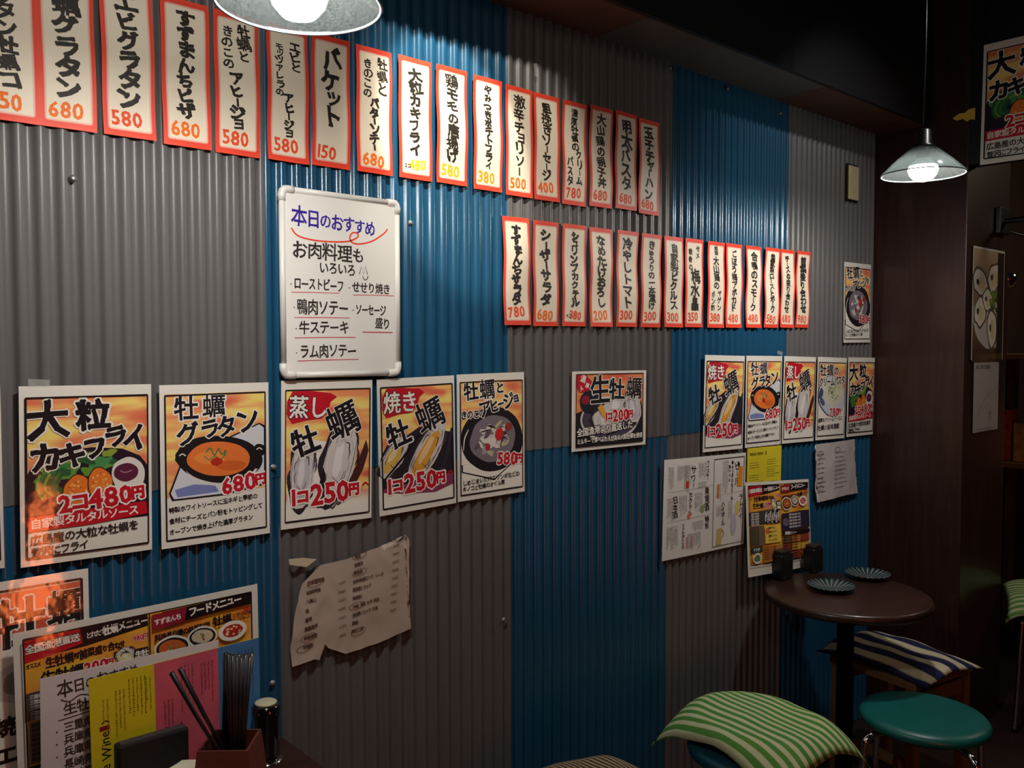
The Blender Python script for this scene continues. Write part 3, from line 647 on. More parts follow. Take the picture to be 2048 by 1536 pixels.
UP = [
 (-44, 233, .6, one('グラタン牡蠣コ', 46, 2.2), '350', 'cut off by the left edge of the photo', OR1),
 (80, 250, .8, one('牡蠣グラタン', 46, 3.0, 6, 214), '680', 'second in all, at the far left', OR1),
 (207, 268, .8, one('エビグラタン', 44, 3.0, 16), '580', 'third in all from the left', OR2),
 (326, 288, .6, one('すずまんちピザ', 38, 2.6), '680', 'fourth in all from the left', OR1),
 (431, 304, .3, [('牡蠣と', 60, 18, 88, 26, 1.2), ('きのこの', 26, 26, 104, 22, 1.1), ('アヒージョ', 42, 108, 212, 32, 2.0)], '580', 'just left of the near lamp shade', OR2),
 (535, 318, 0, [('エビと', 60, 26, 86, 26, 1.3), ('モッツァレラの', 26, 34, 138, 22, 1.0), ('アヒージョ', 44, 128, 212, 30, 1.7)], '580', 'directly under the near lamp bulb', OR2),
 (624, 329, 0, [('バケット', 44, 24, 182, 42, 2.8)], '150', 'single short word, right of the near lamp bulb', OR2),
 (713, 342, 0, [('牡蠣と', 62, 18, 96, 26, 1.3), ('きのこの', 26, 26, 106, 21, 1.1), ('バターソテー', 44, 104, 214, 32, 2.2)], '680', 'two columns, above the right corner of the whiteboard', OR1),
 (797, 354, .2, one('大粒カキフライ', 36, 2.2, 24), '480', 'with a small count before its price', (244, 190, 40)),
 (873, 364, .2, one('鶏モモの唐揚げ', 34, 1.9, 18), '580', 'brightly lit, right of the one with a count', (240, 176, 30)),
 (947, 377, .3, one('やみつきポテトフライ', 30, 1.7, 18, 214), '380', 'last one over the near blue panel', (244, 160, 40)),
 (1011, 389, .3, one('激辛チョリソー', 36, 1.9), '500', 'first one over the middle grey panel', OR1),
 (1067, 398, .3, one('粗挽きソーセージ', 34, 1.8), '400', 'second one over the middle grey panel', (250, 110, 24)),
 (1124, 407, .3, [('濃厚', 42, 18, 60, 24, 1.0), ('牡蠣の', 46, 60, 124, 32, 1.5), ('クリーム', 58, 120, 212, 24, 1.4), ('パスタ', 26, 140, 214, 22, 1.2)], '780', 'three short columns of writing', OR2),
 (1178, 411, .2, one('大山鶏の親子丼', 34, 2.0), '680', 'third from the right end', OR2),
 (1229, 416, .2, one('明太パスタ', 42, 2.4), '680', 'second from the right end', OR2),
 (1276, 426, -.1, one('玉子チャーハン', 40, 2.6, 20, 222), '680', 'rightmost one of the upper row', OR2),
]
for u, v, a, c, p, l, pc in UP:
    strip(u, v, a, c, p, 'strip priced %s, upper row, %s' % (p, l), GU, pc, '2コ' if p == '480' else None)
LO = [
 (1007, 650, .9, one('すずまんちサラダ', 38, 2.6), '780', 'leftmost of the lower row', OR2),
 (1066, 652, .6, one('シーザーサラダ', 44, 2.8), '680', 'second from the left end', OR1),
 (1124, 652, .3, one('シュリンプカクテル', 34, 2.2), '380', 'third from the left, small count before its price', OR2),
 (1179, 653, .3, one('なめたけおろし', 36, 2.2), '200', 'fourth from the left end', OR1),
 (1232, 653, .0, one('冷やしトマト', 38, 2.3), '300', 'fifth from the left end', OR2),
 (1281, 654, .0, one('きゅうりの一本漬け', 32, 1.8), '300', 'sixth from the left end', OR2),
 (1327, 654, .0, one('自家製ピクルス', 36, 2.2), '300', 'seventh, across the grey and blue joint', OR2),
 (1369, 654, .2, [('サメ', 62, 20, 58, 20, 1.2), ('軟骨の', 24, 28, 96, 18, 1.0), ('梅水晶', 46, 92, 214, 40, 2.4)], '350', 'eighth from the left end', OR2),
 (1414, 655, .2, [('地鶏', 42, 14, 42, 20, 1.0), ('大山鶏の', 42, 46, 146, 36, 1.8), ('ヤゲン', 58, 146, 212, 22, 1.0), ('ポン酢', 26, 152, 212, 20, .9)], '380', 'ninth from the left end', OR2),
 (1450, 655, .0, one('ごぼう梅アボカド', 34, 1.9), '480', 'fifth from the right end', OR2),
 (1490, 655, .0, one('合鴨のスモーク', 34, 2.0), '480', 'fourth from the right end', OR2),
 (1527, 655, .0, one('自家製ローストポーク', 30, 1.9), '580', 'third from the right end', OR2),
 (1559, 655, .0, one('チーズの盛り合わせ', 32, 2.0), '680', 'second from the right end', OR2),
 (1590, 655, .0, one('前菜盛り合わせ', 38, 2.6), '980', 'rightmost of the lower row', OR2),
]
for u, v, a, c, p, l, pc in LO:
    strip(u, v, a, c, p, 'strip priced %s, lower row, %s' % (p, l), GL, pc, '4コ' if 'third from the left,' in l else None, 262, 87)
print('strips', len(bpy.data.objects))
# ------------------------------------------------------------------ posters on the wall
def poster(X, Z, ang, art, label, lam=False, w=210, h=297, group=None, y=-.004, pap=(232, 228, 218)):
    ph = random.uniform(0, 6)
    s = Sheet('poster', label, 'poster', (X, y, Z), ang, w, h, lambda a, b: 1.0+.7*sin(a*.013+ph)+.5*sin(b*.012+ph*2), group, INKL if lam else INK)
    s.paper(pap, None, 8, 10); art(s); s.done(); return s
Z0 = 1.45
G5 = 'handwritten style oyster posters on the corrugated wall'
A = [
 (.3317, Z0-.0621, -.011, art_fry, 'large laminated poster of fried oysters with a green salad, priced 480, left on the wall', True),
 (.5554, Z0-.0668, -.0018, art_gratin, 'poster of an orange gratin in a black pot priced 680, nearer left of the whiteboard', False),
 (.7925, Z0-.0646, -.0137, lambda s: art_oyster(s, True), 'poster of steamed pale oysters priced 250, directly under the whiteboard', False),
 (1.0129, Z0-.0676, .0202, lambda s: art_oyster(s, False), 'poster of grilled oysters with yellow flesh priced 250, right of the whiteboard bottom corner', False),
 (1.2304, Z0-.062, .0105, art_ajillo, 'poster of oysters and mushrooms in a black pot priced 580, in the near row', False),
 (2.1852, Z0-.0222, -.0222, lambda s: art_oyster(s, False), 'grilled oyster poster priced 250, leftmost of the five far small looking posters', False),
 (2.4065, Z0-.026, -.0133, art_gratin, 'orange gratin poster priced 680, second of the five far posters', False),
 (2.6281, Z0-.0285, -.0265, lambda s: art_oyster(s, True), 'steamed oyster poster priced 250, third of the five far posters', False),
 (2.8492, Z0-.033, -.0282, art_pasta, 'cream pasta poster with a blue bowl priced 780, fourth of the five far posters', False),
 (3.0695, Z0-.0362, -.0176, art_fry, 'fried oyster poster priced 480, rightmost of the five far posters by the brown pillar', False),
 (3.0273, Z0+.314, .010, art_ajillo, 'black pot oyster poster priced 580 hanging alone high up beside the brown pillar', False),
]
for X, Z, a, f, l, lam in A: poster(X, Z, a, f, l, lam, group=G5)
poster(1.611, 1.388, -.006, art_raw, 'wide raw oyster poster priced 200, alone in the middle of the wall', w=297, h=210, group=G5)
poster(.0955, 1.392, 0, art_pasta, 'poster sliver cut by the left edge of the photo beside the fried oyster poster', True, group=G5)
def art_lemon(s):
    s.wash('background', 14, 20, 286, 404, lambda x, y: mixc((222, 96, 66), WH, (y-90)/30))
    L = 'lettering'
    s.E('illustration', 210, 170, 60, 40, (206, 200, 196), 0, 30, .1); s.E('illustration', 210, 170, 46, 26, (150, 140, 140), 0, 30, .1); s.E('illustration', 226, 178, 9, 9, (196, 30, 30))
    for c2, b2 in ((WH, 8), (BK, 4)): s.G(L, '牡', 190, 74, 84, c2, b2, 0, 1, 1, None, 1); s.G(L, '蠣', 262-4, 62, 66, c2, b2, 0, .8, 1, None, 1)
    for i, t in enumerate(('焼き牡蠣', 'エビコ')): s.T(L, t, 150, 240+i*46, 34, BK, 2.6, WH, 2.4)
    s.box('border', 14, 16, 286, 406, 4, BK)
s = Sheet('poster', 'big laminated oyster poster at the lower left edge, behind the standing food menu', 'poster', (.134, -.004, 1.073), 0, 297, 420, lambda a, b: 1+.8*sin(a*.02), G5, INKL)
s.paper((232, 228, 218), None, 8, 10); art_lemon(s); s.done()
def sheet_px(tl, tr, bl, y, name, label, cat, col, art, W, H, ink=None, bend=None, group=None, pm=None, lean=0):
    a, b, c = wp(*tl, y), wp(*tr, y), wp(*bl, y)
    w = (b-a).length; k = w/(W*.001); ang = atan2(b.z-a.z, b.x-a.x)
    s = Sheet(name, label, cat, a, ang, W, H if H else (c-a).length/k*1000, bend, group, ink, lean, k)
    s.paper(col, pm, 10, 10); art(s); s.done(); return s
sheet_px((1328, 920), (1492, 905), (1323, 1121), -.004, 'drinks_menu', 'white printed drinks list with vertical headings pinned on the grey lower panel', 'menu', (228, 224, 218), art_drink, 420, 297, bend=lambda a, b: 1+sin(a*.012))
sheet_px((1490, 965), (1617, 958), (1503, 1157), -.009, 'food_menu', 'orange and yellow printed food menu behind the round table, hung slightly crooked', 'menu', (226, 220, 210), art_food, 420, 322, bend=lambda a, b: 1+sin(a*.012), lean=radians(-5.5))
def art_wine(s):
    L = 'lettering'
    s.T(L, 'White Wine', 12, 22, 15, (40, 40, 20), .7); s.S(L, [(112, 14), (112, 28)], 5, (30, 26, 20), 0, False)
    for x, y, n, h in ((14, 50, 3, 60), (14, 92, 5, 90), (120, 44, 3, 70), (118, 70, 5, 80), (16, 150, 4, 60), (118, 120, 3, 80)): dashes(s, L, x, y, n, h, 8, (110, 110, 40), 4, False)
    s.R('border', 0, 186, 210, 212, (206, 92, 120))
sheet_px((1495, 897), (1563, 890), (1496, 966), -.003, 'wine_list', 'small yellow wine list with a pink lower edge, under the far gratin poster', 'menu', (222, 206, 46), art_wine, 210, 212)

# irregular, crumpled handwritten lists
def torn(name, label, pts, y, writing, amp=5, org=None, sc=1.0, cat='paper', col=(186, 170, 156), group=None):
    W = [wp(u, v, y) for u, v in pts]; o = W[0].copy() if org is None else org
    root = Sheet(name, label, cat, o, 0, 10, 10, None, group)
    def bend(x, yy):
        n = noise.noise(Vector((x*.011, yy*.011, 7))); m_ = abs(noise.noise(Vector((x*.028+4, yy*.02, 2))))
        return 2+amp*(.5+n)*.8 - amp*.7*m_
    root.bend = bend
    L = [((p.x-o.x)*1000, -(p.z-o.z)*1000) for p in W]
    bm = bmesh.new(); vs = [bm.verts.new((a, 0, b)) for a, b in L]; bm.faces.new(vs)
    bmesh.ops.triangulate(bm, faces=bm.faces[:]); 
    for _ in range(4): bmesh.ops.subdivide_edges(bm, edges=[e for e in bm.edges if e.calc_length() > 9], cuts=1, use_grid_fill=False); bmesh.ops.triangulate(bm, faces=bm.faces[:])
    for v in bm.verts: q = root.pt(v.co.x, v.co.z, 0); v.co = Vector(q)
    bm.verts.index_update()
    p = mesh('paper', [v.co for v in bm.verts], [[v.index for v in f.verts] for f in bm.faces], mat('crumpled_paper_%d' % col[0], col, .7, 0, .2, .05, 12), root.root, True); bm.free()
    b2 = bmesh.new(); b2.from_mesh(p.data); bmesh.ops.recalc_face_normals(b2, faces=b2.faces); b2.to_mesh(p.data); b2.free()
    
    root.z = .0009; root.lmax = 9
    if writing: writing(root)
    root.done(); return root
def write_big(s):
    B = (70, 44, 36); Rr = (130, 56, 46)
    for i, t in enumerate(('日本酒冷酒', '純米吟醸', '八海山', '鶴', '黒霧', '黒霧島芋', '本格焼酎', '芋焼酎')):
        s.T('lettering', t, 12-i*1.5, 2+i*18.5, 10, B, .3, None, 0, -4, .85, .95, .05)
        if 0 < i: s.T('lettering', '500円', 84, -4+i*18.5, 7.5, (120, 96, 84), .1, None, 0, -4, .9, .8, .04)
    for i, t in enumerate(('梅酒', '杏露酒', '果実酒', '紀州梅酒ロック ソーダ', '麦焼酎 ロック', '栗焼酎', '沖縄 泡盛 久米 残波', '米焼酎 ロック お湯', '黒糖', '樽出し酎')):
        s.T('lettering', t, 122-i, -36+i*17.6, 9.5, B, .25, None, 0, -4, .82, .95, .05)
        if i < 9: s.T('lettering', '500円', 218-i, -44+i*17.6, 7.5, (120, 96, 84), .1, None, 0, -4, .9, .8, .04)
    for x, y in ((30, 2), (14, 112), (6, 132), (134, -38), (134, -2), (126, 68), (130, 124)):
        s.S('lettering', [(x+18*cos(a*.7+.3), y+7.5*sin(a*.7+.3)-.1*18*cos(a*.7+.3)) for a in range(10)], 1.1, (126, 54, 44))
torn('handwritten_list', 'crumpled brownish handwritten list with ringed headings, torn at lower left, under the steamed oyster poster',
     [(602, 1168), (640, 1130), (690, 1118), (760, 1092), (790, 1084), (808, 1068), (816, 1078), (817, 1150), (816, 1236), (820, 1256), (760, 1284), (690, 1307), (656, 1296), (650, 1288), (638, 1320), (628, 1318), (584, 1334), (580, 1296), (588, 1230), (596, 1190)], -.006, write_big, 5, None)
torn('paper_scrap', 'small torn corner scrap still taped up, above the crumpled drinks list', [(576, 1118), (604, 1115), (633, 1118), (612, 1134), (578, 1129)], -.006, None, 2, cat='paper', col=(206, 190, 160))
def write_small(s):
    B = (78, 66, 72)
    for i in range(9): dashes(s, 'lettering', 22, 36+i*17, 1, 60, 8, B, 6, False); dashes(s, 'lettering', 140, 40+i*16, 1, 100, 8, (112, 100, 106), 5, False)
    for x, y in ((40, 36), (40, 134), (42, 160), (160, 30)): s.S('lettering', [(x+20*cos(a*.7), y+9*sin(a*.7)) for a in range(10)], 1.6, (120, 106, 110))
torn('handwritten_list', 'pale crumpled handwritten list with one bent corner, under the far cream pasta poster',
     [(1628, 889), (1668, 884), (1708, 878), (1710, 930), (1712, 976), (1714, 986), (1690, 990), (1633, 1005), (1629, 980), (1631, 950)], -.006, write_small, 5, None, col=(200, 190, 190))

# ------------------------------------------------------------------ whiteboard
def whiteboard():
    a = wp(560, 377, -.012); w, h = 275, 371
    s = Sheet('whiteboard', 'white framed whiteboard with blue, black and red marker writing, hung above the posters', 'whiteboard', (a.x, -.016, 1.764), 0, w, h, None, None, INKB)
    K = .001
    MB().box(6*K, (w-6)*K, .002, .008, -(h-6)*K, -6*K).obj('board', mat('white_enamel', (238, 236, 230), .22, 0, .5, 0, 1, 0, .3), s.root)
    def rail(x0, z0, x1, z1):
        return MB().tube([(x0*K, .004, -z0*K), (x1*K, .004, -z1*K)], .0062, 14).obj('frame_rail', white_pl, s.root, True)
    rail(20, 3, w-20, 3); rail(20, h-3, w-20, h-3); rail(3, 20, 3, h-20); rail(w-3, 20, w-3, h-20)
    for cx, cz, sx, sz in ((0, 0, 1, 1), (w, 0, -1, 1), (0, h, 1, -1), (w, h, -1, -1)):
        pts = [(cx+sx*3, cz+sz*26), (cx+sx*2.6, cz+sz*14), (cx+sx*5, cz+sz*7), (cx+sx*9, cz+sz*3.4), (cx+sx*16, cz+sz*2.6), (cx+sx*28, cz+sz*3)]
        MB().tube([(p[0]*K, .004, -p[1]*K) for p in pts], .0078, 14).obj('corner', white_pl, s.root, True)
    s.z = -.0018
    L = 'lettering'; BL = (58, 40, 150); K2 = (52, 46, 44); R2 = (236, 74, 44); PK = (216, 80, 100)
    def B(y0, dy): return y0+dy
    s.T(L, '本日のおすすめ', 22, 54, 36, BL, 1.1, None, 0, 3, .88, .95, .03, 1.5, 1.05, [1.15, 1, .85, .95, .9, .85, .9])
    s.S(L, [(22, 78), (36, 92), (70, 98), (110, 98), (150, 94), (172, 84), (172, 76), (160, 76), (154, 86), (160, 96), (180, 97), (210, 88), (238, 70), (246, 60)], 3.2, R2)
    s.T(L, 'お肉料理も', 22, 119, 38, K2, 1.0, None, 0, 1, .95, .98, .02, 1.2, 1, [1, .95, 1, 1, .85])
    s.T(L, 'いろいろ', 82, 152, 27, K2, .85, None, 0, 1, .85, .95, .03, 1)
    s.S(L, [(176, 160), (181, 144), (186, 160), (191, 143), (196, 160)], 1.8, K2, 0, False); s.S(L, [(184, 164), (188, 171), (194, 170), (197, 163)], 1.8, K2)
    def item(t, x, y, z, sx, u0, u1, uy, r=1):
        s.E(L, x-6, y+2, 1.4, 1.4, K2, 0, 8); s.T(L, t, x, y, z, K2, .85, None, 0, r, sx, .98, .03, 1)
        if u1: s.S(L, [(u0, uy+2), ((u0+u1)/2, uy+.5), (u1, uy)], 1.5, PK)
    item('ローストビーフ', 26, 186, 27, .62, 20, 128, 202); item('せせり焼き', 158, 188, 24, .82, 160, 262, 202)
    item('鴨肉ソテー', 32, 232, 34, .72, 26, 152, 252); item('ソーセージ', 166, 234, 25, .62, 0, 0, 0)
    s.T(L, '盛り', 214, 262, 25, K2, .85, None, 0, 2, .8, .95, .02, 1); s.S(L, [(182, 281), (258, 281)], 1.8, (200, 40, 60), 0, False)
    item('牛ステーキ', 36, 274, 29, .82, 26, 166, 292, -1); item('ラム肉ソテー', 36, 322, 30, .76, 32, 172, 338, -1)
    s.done()
whiteboard()

# ------------------------------------------------------------------ pillar things
s = Sheet('poster', 'large fried oyster poster hanging from the dark header at the upper right', 'poster', (3.283, -.376, 2.508), radians(-.6), 210, 297, lambda a, b: .6*sin(a*.03), None, INK, 0, 1.40, -pi/2)
s.paper((228, 224, 216), None, 8, 10); art_fry(s); s.done()
def art_photo(s):
    s.wash('photograph', 6, 6, 252, 356, lambda x, y: mixc((150, 120, 92), (84, 58, 44), (y-200)/120) if y > 200 else mixc((190, 166, 136), (150, 122, 96), y/160), 20, 30)
    I = 'photograph'
    s.E(I, 130, 230, 124, 84, (196, 190, 184), 14, 40, .05)
    for x, y, rx, ry, r in ((60, 110, 66, 44, 20), (170, 90, 60, 46, -30), (60, 200, 50, 50, 30), (160, 250, 40, 66, -8), (120, 160, 40, 40, 0)):
        s.E(I, x, y, rx, ry, (96, 84, 74), r, 30, .25); s.E(I, x, y, rx*.86, ry*.84, (232, 226, 212), r, 30, .2); s.E(I, x+6, y+4, rx*.5, ry*.5, (222, 206, 160), r, 24, .3); s.E(I, x-rx*.3, y-2, rx*.2, ry*.2, (70, 64, 62), r, 12, .3)
    for k in range(22): s.E(I, 176+random.uniform(-34, 34), 160+random.uniform(-34, 34), 10, 7, random.choice([(84, 124, 52), (110, 146, 62), (56, 92, 40)]), random.uniform(0, 90), 10, .5)
    s.R(I, 200, 8, 252, 356, (40, 30, 28))
p = wp(1947, 491, -.335); q = wp(2010, 502, -.335)
s = Sheet('photo_poster', 'glossy photograph of oysters on a plate with a dark right band, on the pillar', 'poster', (p.x, -.334, p.z), 0, 258, 362, lambda a, b: .5, None, INKL, 0, (q.x-p.x)/.258)
s.h = (p.z-1.404)*1000/s.k; s.paper((226, 222, 216)); art_photo(s); s.done()
def art_map(s):
    L = 'lettering'
    s.T(L, '本日入荷の牡蠣産地', 18, 20, 18, (110, 106, 104), .3, None, 0, 0, .9, .98, .03)
    s.S(L, [(40, 200), (80, 160), (130, 130), (190, 110), (226, 90)], 1.6, (120, 116, 114)); s.S(L, [(30, 220), (70, 190), (140, 160)], 1.2, (140, 136, 134)); dashes(s, L, 150, 190, 3, 40, 9, (110, 106, 104), 5); dashes(s, L, 30, 250, 2, 180, 9, (120, 116, 114), 5, False)
s = sheet_px((1948, 724), (1998, 722), (1945, 867), -.334, 'paper_notice', 'pale paper notice in a plastic sleeve, under the oyster photograph on the pillar', 'paper', (176, 172, 170), art_map, 243, 262, INKL)
# socket plate in its cut-out
r = empty('socket_plate', (3.084, -.002, 2.056)); tag(r, 'small cream blank plate in a dark cut-out, high on the far grey panel', 'wall plate')
MB().box(-.040, .042, -.002, .004, -.067, .069, .001).obj('cutout_edge', mat('dark_hole', (24, 16, 12), .8), r)
MB().box(-.036, .034, -.010, -.002, -.062, .062, .003).obj('cover', cream, r)
# yellow torn paper on header
b = MB(); O = [(-.352, .022), (-.33, .020), (-.318, .010), (-.30, .012), (-.276, -.001), (-.29, -.012), (-.312, -.010), (-.325, -.022), (-.335, -.016), (-.352, -.020)]
b.add([(0, y, z) for y, z in O]+[(.0012, y, z) for y, z in O], [tuple(range(10)), tuple(range(19, 9, -1))]+[(i, (i+1) % 10, 10+(i+1) % 10, 10+i) for i in range(10)])
o = b.obj('sticker', mat('yellow_sticker', (216, 176, 70), .5)); o.location = (3.2815, 0, 2.275); tag(o, 'jagged yellow sticker remnant at the top of the pillar beside the hanging poster', 'sticker')
# black bracket with small bowl lamp on pillar front
r = empty('wall_bracket', (3.60, -.331, 1.93)); tag(r, 'black metal bracket arm holding a small lamp head, high on the pillar front', 'bracket')
MB().box(-.05, .05, -.02, .0, -.05, .05, .004).obj('back_plate', black_plastic, r)
MB().tube(bez([(0, -.01, 0), (.0, -.10, .0), (.02, -.2, .02), (.08, -.28, .03)]), .011).obj('arm', black_plastic, r, True)
MB().lathe([(.014, .05), (.03, .045), (.055, .0), (.05, -.004), (.02, .03)], 24, (.09, -.29, -.01)).obj('lamp_head', mat('brass_head', (190, 160, 90), .3, .8), r, True)
# ------------------------------------------------------------------ kitchen corner seen past the pillar
r = empty('shelf_unit', (4.6, -.18, 0)); tag(r, 'dim wooden shelf unit in the kitchen corner beyond the pillar', 'shelf')
for z in (.92, 1.42): MB().box(-.25, .25, -.5, .22, z-.025, z, .003).obj('shelf', mat('ochre_shelf', (150, 112, 60), .5), r)
for x in (-.23, .23):
    for y in (-.48, .20): MB().box(x-.02, x+.02, y-.02, y+.02, 0, 1.395).obj('leg', leg_wood, r)
pk = [(.10, .26, (186, 60, 60)), (.08, .34, (214, 186, 80)), (.09, .22, (208, 200, 190)), (.07, .30, (170, 70, 90)), (.10, .18, (220, 190, 120)), (.08, .24, (196, 90, 50))]
nm = ['red', 'tall yellow', 'white', 'pink', 'low straw coloured', 'orange']
y = -.62
for i, (wd, h, c) in enumerate(pk):
    o = MB().box(-.05, .05, -wd/2, wd/2, 0, h, .004).obj('packet', mat('packet_%d' % i, c, .5, 0, .4, .3, 30)); o.location = (4.44, y+wd/2, .921); y += wd+.012
    tag(o, '%s packet standing on the kitchen shelf beyond the pillar' % nm[i], 'packet', 'packets on the kitchen shelf')
r = empty('ladle', (3.86, -.27, 1.76)); tag(r, 'steel ladle hanging in the kitchen gap right of the pillar', 'ladle')
MB().tube([(0, 0, .16), (0, 0, .0)], .004).obj('handle', steel, r, True)
b = MB(); b.lathe([(.002, -.07), (.025, -.062), (.038, -.04), (.042, -.01), (.040, -.01), (.036, -.038), (.024, -.058), (.002, -.066)], 24); b.obj('bowl', steel, r, True)
MB().tube([(-.06, 0, .16), (.9, 0, .16)], .004).obj('hanging_rail', black_plastic, r, True)

# ------------------------------------------------------------------ pendant lamps
def glass_mat():
    m = bpy.data.materials.new('dusty_shade_glass'); m.use_nodes = True; nt = m.node_tree; nt.nodes.clear()
    out = nt.nodes.new('ShaderNodeOutputMaterial'); mx = nt.nodes.new('ShaderNodeMixShader'); tr = nt.nodes.new('ShaderNodeBsdfTransparent')
    tr.inputs[0].default_value = (.50, .54, .54, 1)
    m2 = nt.nodes.new('ShaderNodeMixShader'); gl = nt.nodes.new('ShaderNodeBsdfGlossy'); gl.inputs['Roughness'].default_value = .12; gl.inputs[0].default_value = (.9, .95, .95, 1)
    m3 = nt.nodes.new('ShaderNodeMixShader'); df = nt.nodes.new('ShaderNodeBsdfDiffuse'); tl = nt.nodes.new('ShaderNodeBsdfTranslucent')
    df.inputs[0].default_value = (.5, .55, .55, 1); tl.inputs[0].default_value = (.45, .5, .5, 1)
    nz = nt.nodes.new('ShaderNodeTexNoise'); nz.inputs['Scale'].default_value = 60; rp = nt.nodes.new('ShaderNodeMapRange')
    rp.inputs['From Min'].default_value = .35; rp.inputs['From Max'].default_value = .75; rp.inputs['To Min'].default_value = .015; rp.inputs['To Max'].default_value = .05
    nt.links.new(nz.outputs['Fac'], rp.inputs['Value'])
    m3.inputs[0].default_value = .5; nt.links.new(df.outputs[0], m3.inputs[1]); nt.links.new(tl.outputs[0], m3.inputs[2])
    nt.links.new(rp.outputs[0], mx.inputs[0]); nt.links.new(m2.outputs[0], mx.inputs[1]); nt.links.new(m3.outputs[0], mx.inputs[2])
    m2.inputs[0].default_value = .14; nt.links.new(tr.outputs[0], m2.inputs[1]); nt.links.new(gl.outputs[0], m2.inputs[2])
    nt.links.new(mx.outputs[0], out.inputs[0]); return m
GLASS = glass_mat()
bm_ = bpy.data.materials.new('lit_led_dome'); bm_.use_nodes = True; bb = bm_.node_tree.nodes['Principled BSDF']
bb.inputs['Base Color'].default_value = (.9, .9, .9, 1); bb.inputs['Emission Color'].default_value = (1, .965, .90, 1); bb.inputs['Emission Strength'].default_value = BULB
def pendant(loc, label, top=2.80):
    r = empty('pendant_lamp', loc); tag(r, label, 'lamp', 'glass shade pendant lamps')
    pr = [(a*.875, b*.9) for a, b in ((.028, .080), (.042, .073), (.085, .035), (.118, .004), (.121, .0), (.1235, .001), (.122, .006), (.088, .039), (.044, .0765), (.028, .0835))]
    sh = MB().lathe(pr, 64, (0, 0, 0), True).obj('glass_shade', GLASS, r, True)
    MB().lathe([(.1045, .0005), (.1085, -.001), (.1094, .0015), (.1062, .0030)], 64, (0, 0, 0), True).obj('shade_rim', mat('rim_glass', (96, 106, 106), .25, 0, .5), r, True)
    MB().lathe([(.012, .125), (.019, .12), (.021, .083), (.029, .079), (.029, .072), (.019, .068), (.018, .040), (.012, .036)], 32).obj('socket', black_plastic, r, True)
    bu = MB().lathe([(.006, -.018), (.022, -.014), (.034, .0), (.0385, .014), (.036, .024)], 32).obj('bulb', bm_, r, True)
    MB().lathe([(.036, .024), (.028, .034), (.016, .046), (.014, .048)], 32).obj('bulb_housing', mat('white_housing', (225, 225, 225), .4), bu, True)
    MB().tube([(0, 0, .12), (.001, 0, .3), (0, 0, top-loc[2])], .0028, 8).obj('cord', black_plastic, r, True)
    return r
def at_depth(u, v, t):     # t = distance from the camera measured along +y
    d = ray(u, v); return CAM + d*(t/d.y)
L1 = at_depth(598, 11, 1.05); L2 = at_depth(1846, 350, 1.05)
pendant(L1, 'near pendant lamp with flat conical glass shade, cut by the top of the photo')
r2 = pendant(L2, 'far pendant lamp with a flat conical glass shade, hanging in front of the brown pillar')
MB().tube(bez([(-.004, 0, .555), (-.02, 0, .548), (-.026, 0, .562), (-.012, 0, .575), (.012, 0, .578), (.03, 0, .59), (.036, 0, .575)], 6), .0022, 8).obj('cord_hook', black_plastic, r2, True)
MB().box(-.018, .018, -.012, .012, .56, .572, .003).obj('cord_clip', black_plastic, r2)
print('lamps', [round(v, 3) for v in L1], [round(v, 3) for v in L2])

# ------------------------------------------------------------------ near table and what stands on it
r = empty('table', (.30, -.30, 0)); tag(r, 'dark brown rectangular table at the lower left against the wall', 'table')
MB().box(-.62, .468, -.33, .278, .662, .69, .004).obj('table_top', dk_table, r)
for x in (-.58, .43):
    for y in (-.29, .24): MB().box(x-.025, x+.025, y-.025, y+.025, 0, .662, .003).obj('leg', dk_table, r)
def standing(tl, tr, y, name, label, col, art, W, zbase=.6915, ink=None, cat='menu', lean=0.0):
    a, b = wp(*tl, y), wp(*tr, y); w = (b-a).length; k = w/(W*.001); H = (a.z-zbase)/k*1000
    s = Sheet(name, label, cat, a, atan2(b.z-a.z, b.x-a.x), W, H, lambda x, yy: .8*sin(x*.01), None, ink, 0, k)
    s.paper(col, None, 10, 6, th=.0012); art(s, H); s.done(); return s
standing((25, 1268), (515, 1168), -.030, 'food_menu', 'laminated orange food menu standing on the near table against the wall', (226, 222, 212), lambda s, H: art_food(s), 420, ink=INKL)
def art_today(s, H):
    L = 'lettering'; K2 = (58, 46, 44)
    s.T(L, '本日のおすすめ', 24, 26, 27, K2, .6, None, 0, -3, .8, .98, .03, 1, 1, [1.2, .9, .8, 1, .8, .8, .8]); s.S(L, [(30, 42), (44, 48), (60, 41), (80, 45), (106, 38), (134, 40)], 1.8, K2)
    s.T(L, '生牡蠣', 34, 60, 22, K2, .6, None, 0, -3, .95, .98, .03, 1); s.S(L, [(26, 76), (110, 70)], 1.5, K2, 0, False)
    for i, t in enumerate(('三重県 坂越', '兵庫県 室津', '兵庫県 赤穂', '長崎県 九十九', '大粒生牡蠣盛り', '殻付き生牡蠣', '焼き牡蠣')):
        y = 90+i*21
        if y < H-12: s.T(L, t, 34, y, 18, K2, .5, None, 0, -3, .9, .98, .03, 1); s.E(L, 24, y+4, 1.4, 1.4, K2, 0, 8)
standing((80, 1358), (437, 1280), -.060, 'handwritten_menu', 'white handwritten specials sheet standing in front of the orange food menu', (214, 202, 204), art_today, 297)
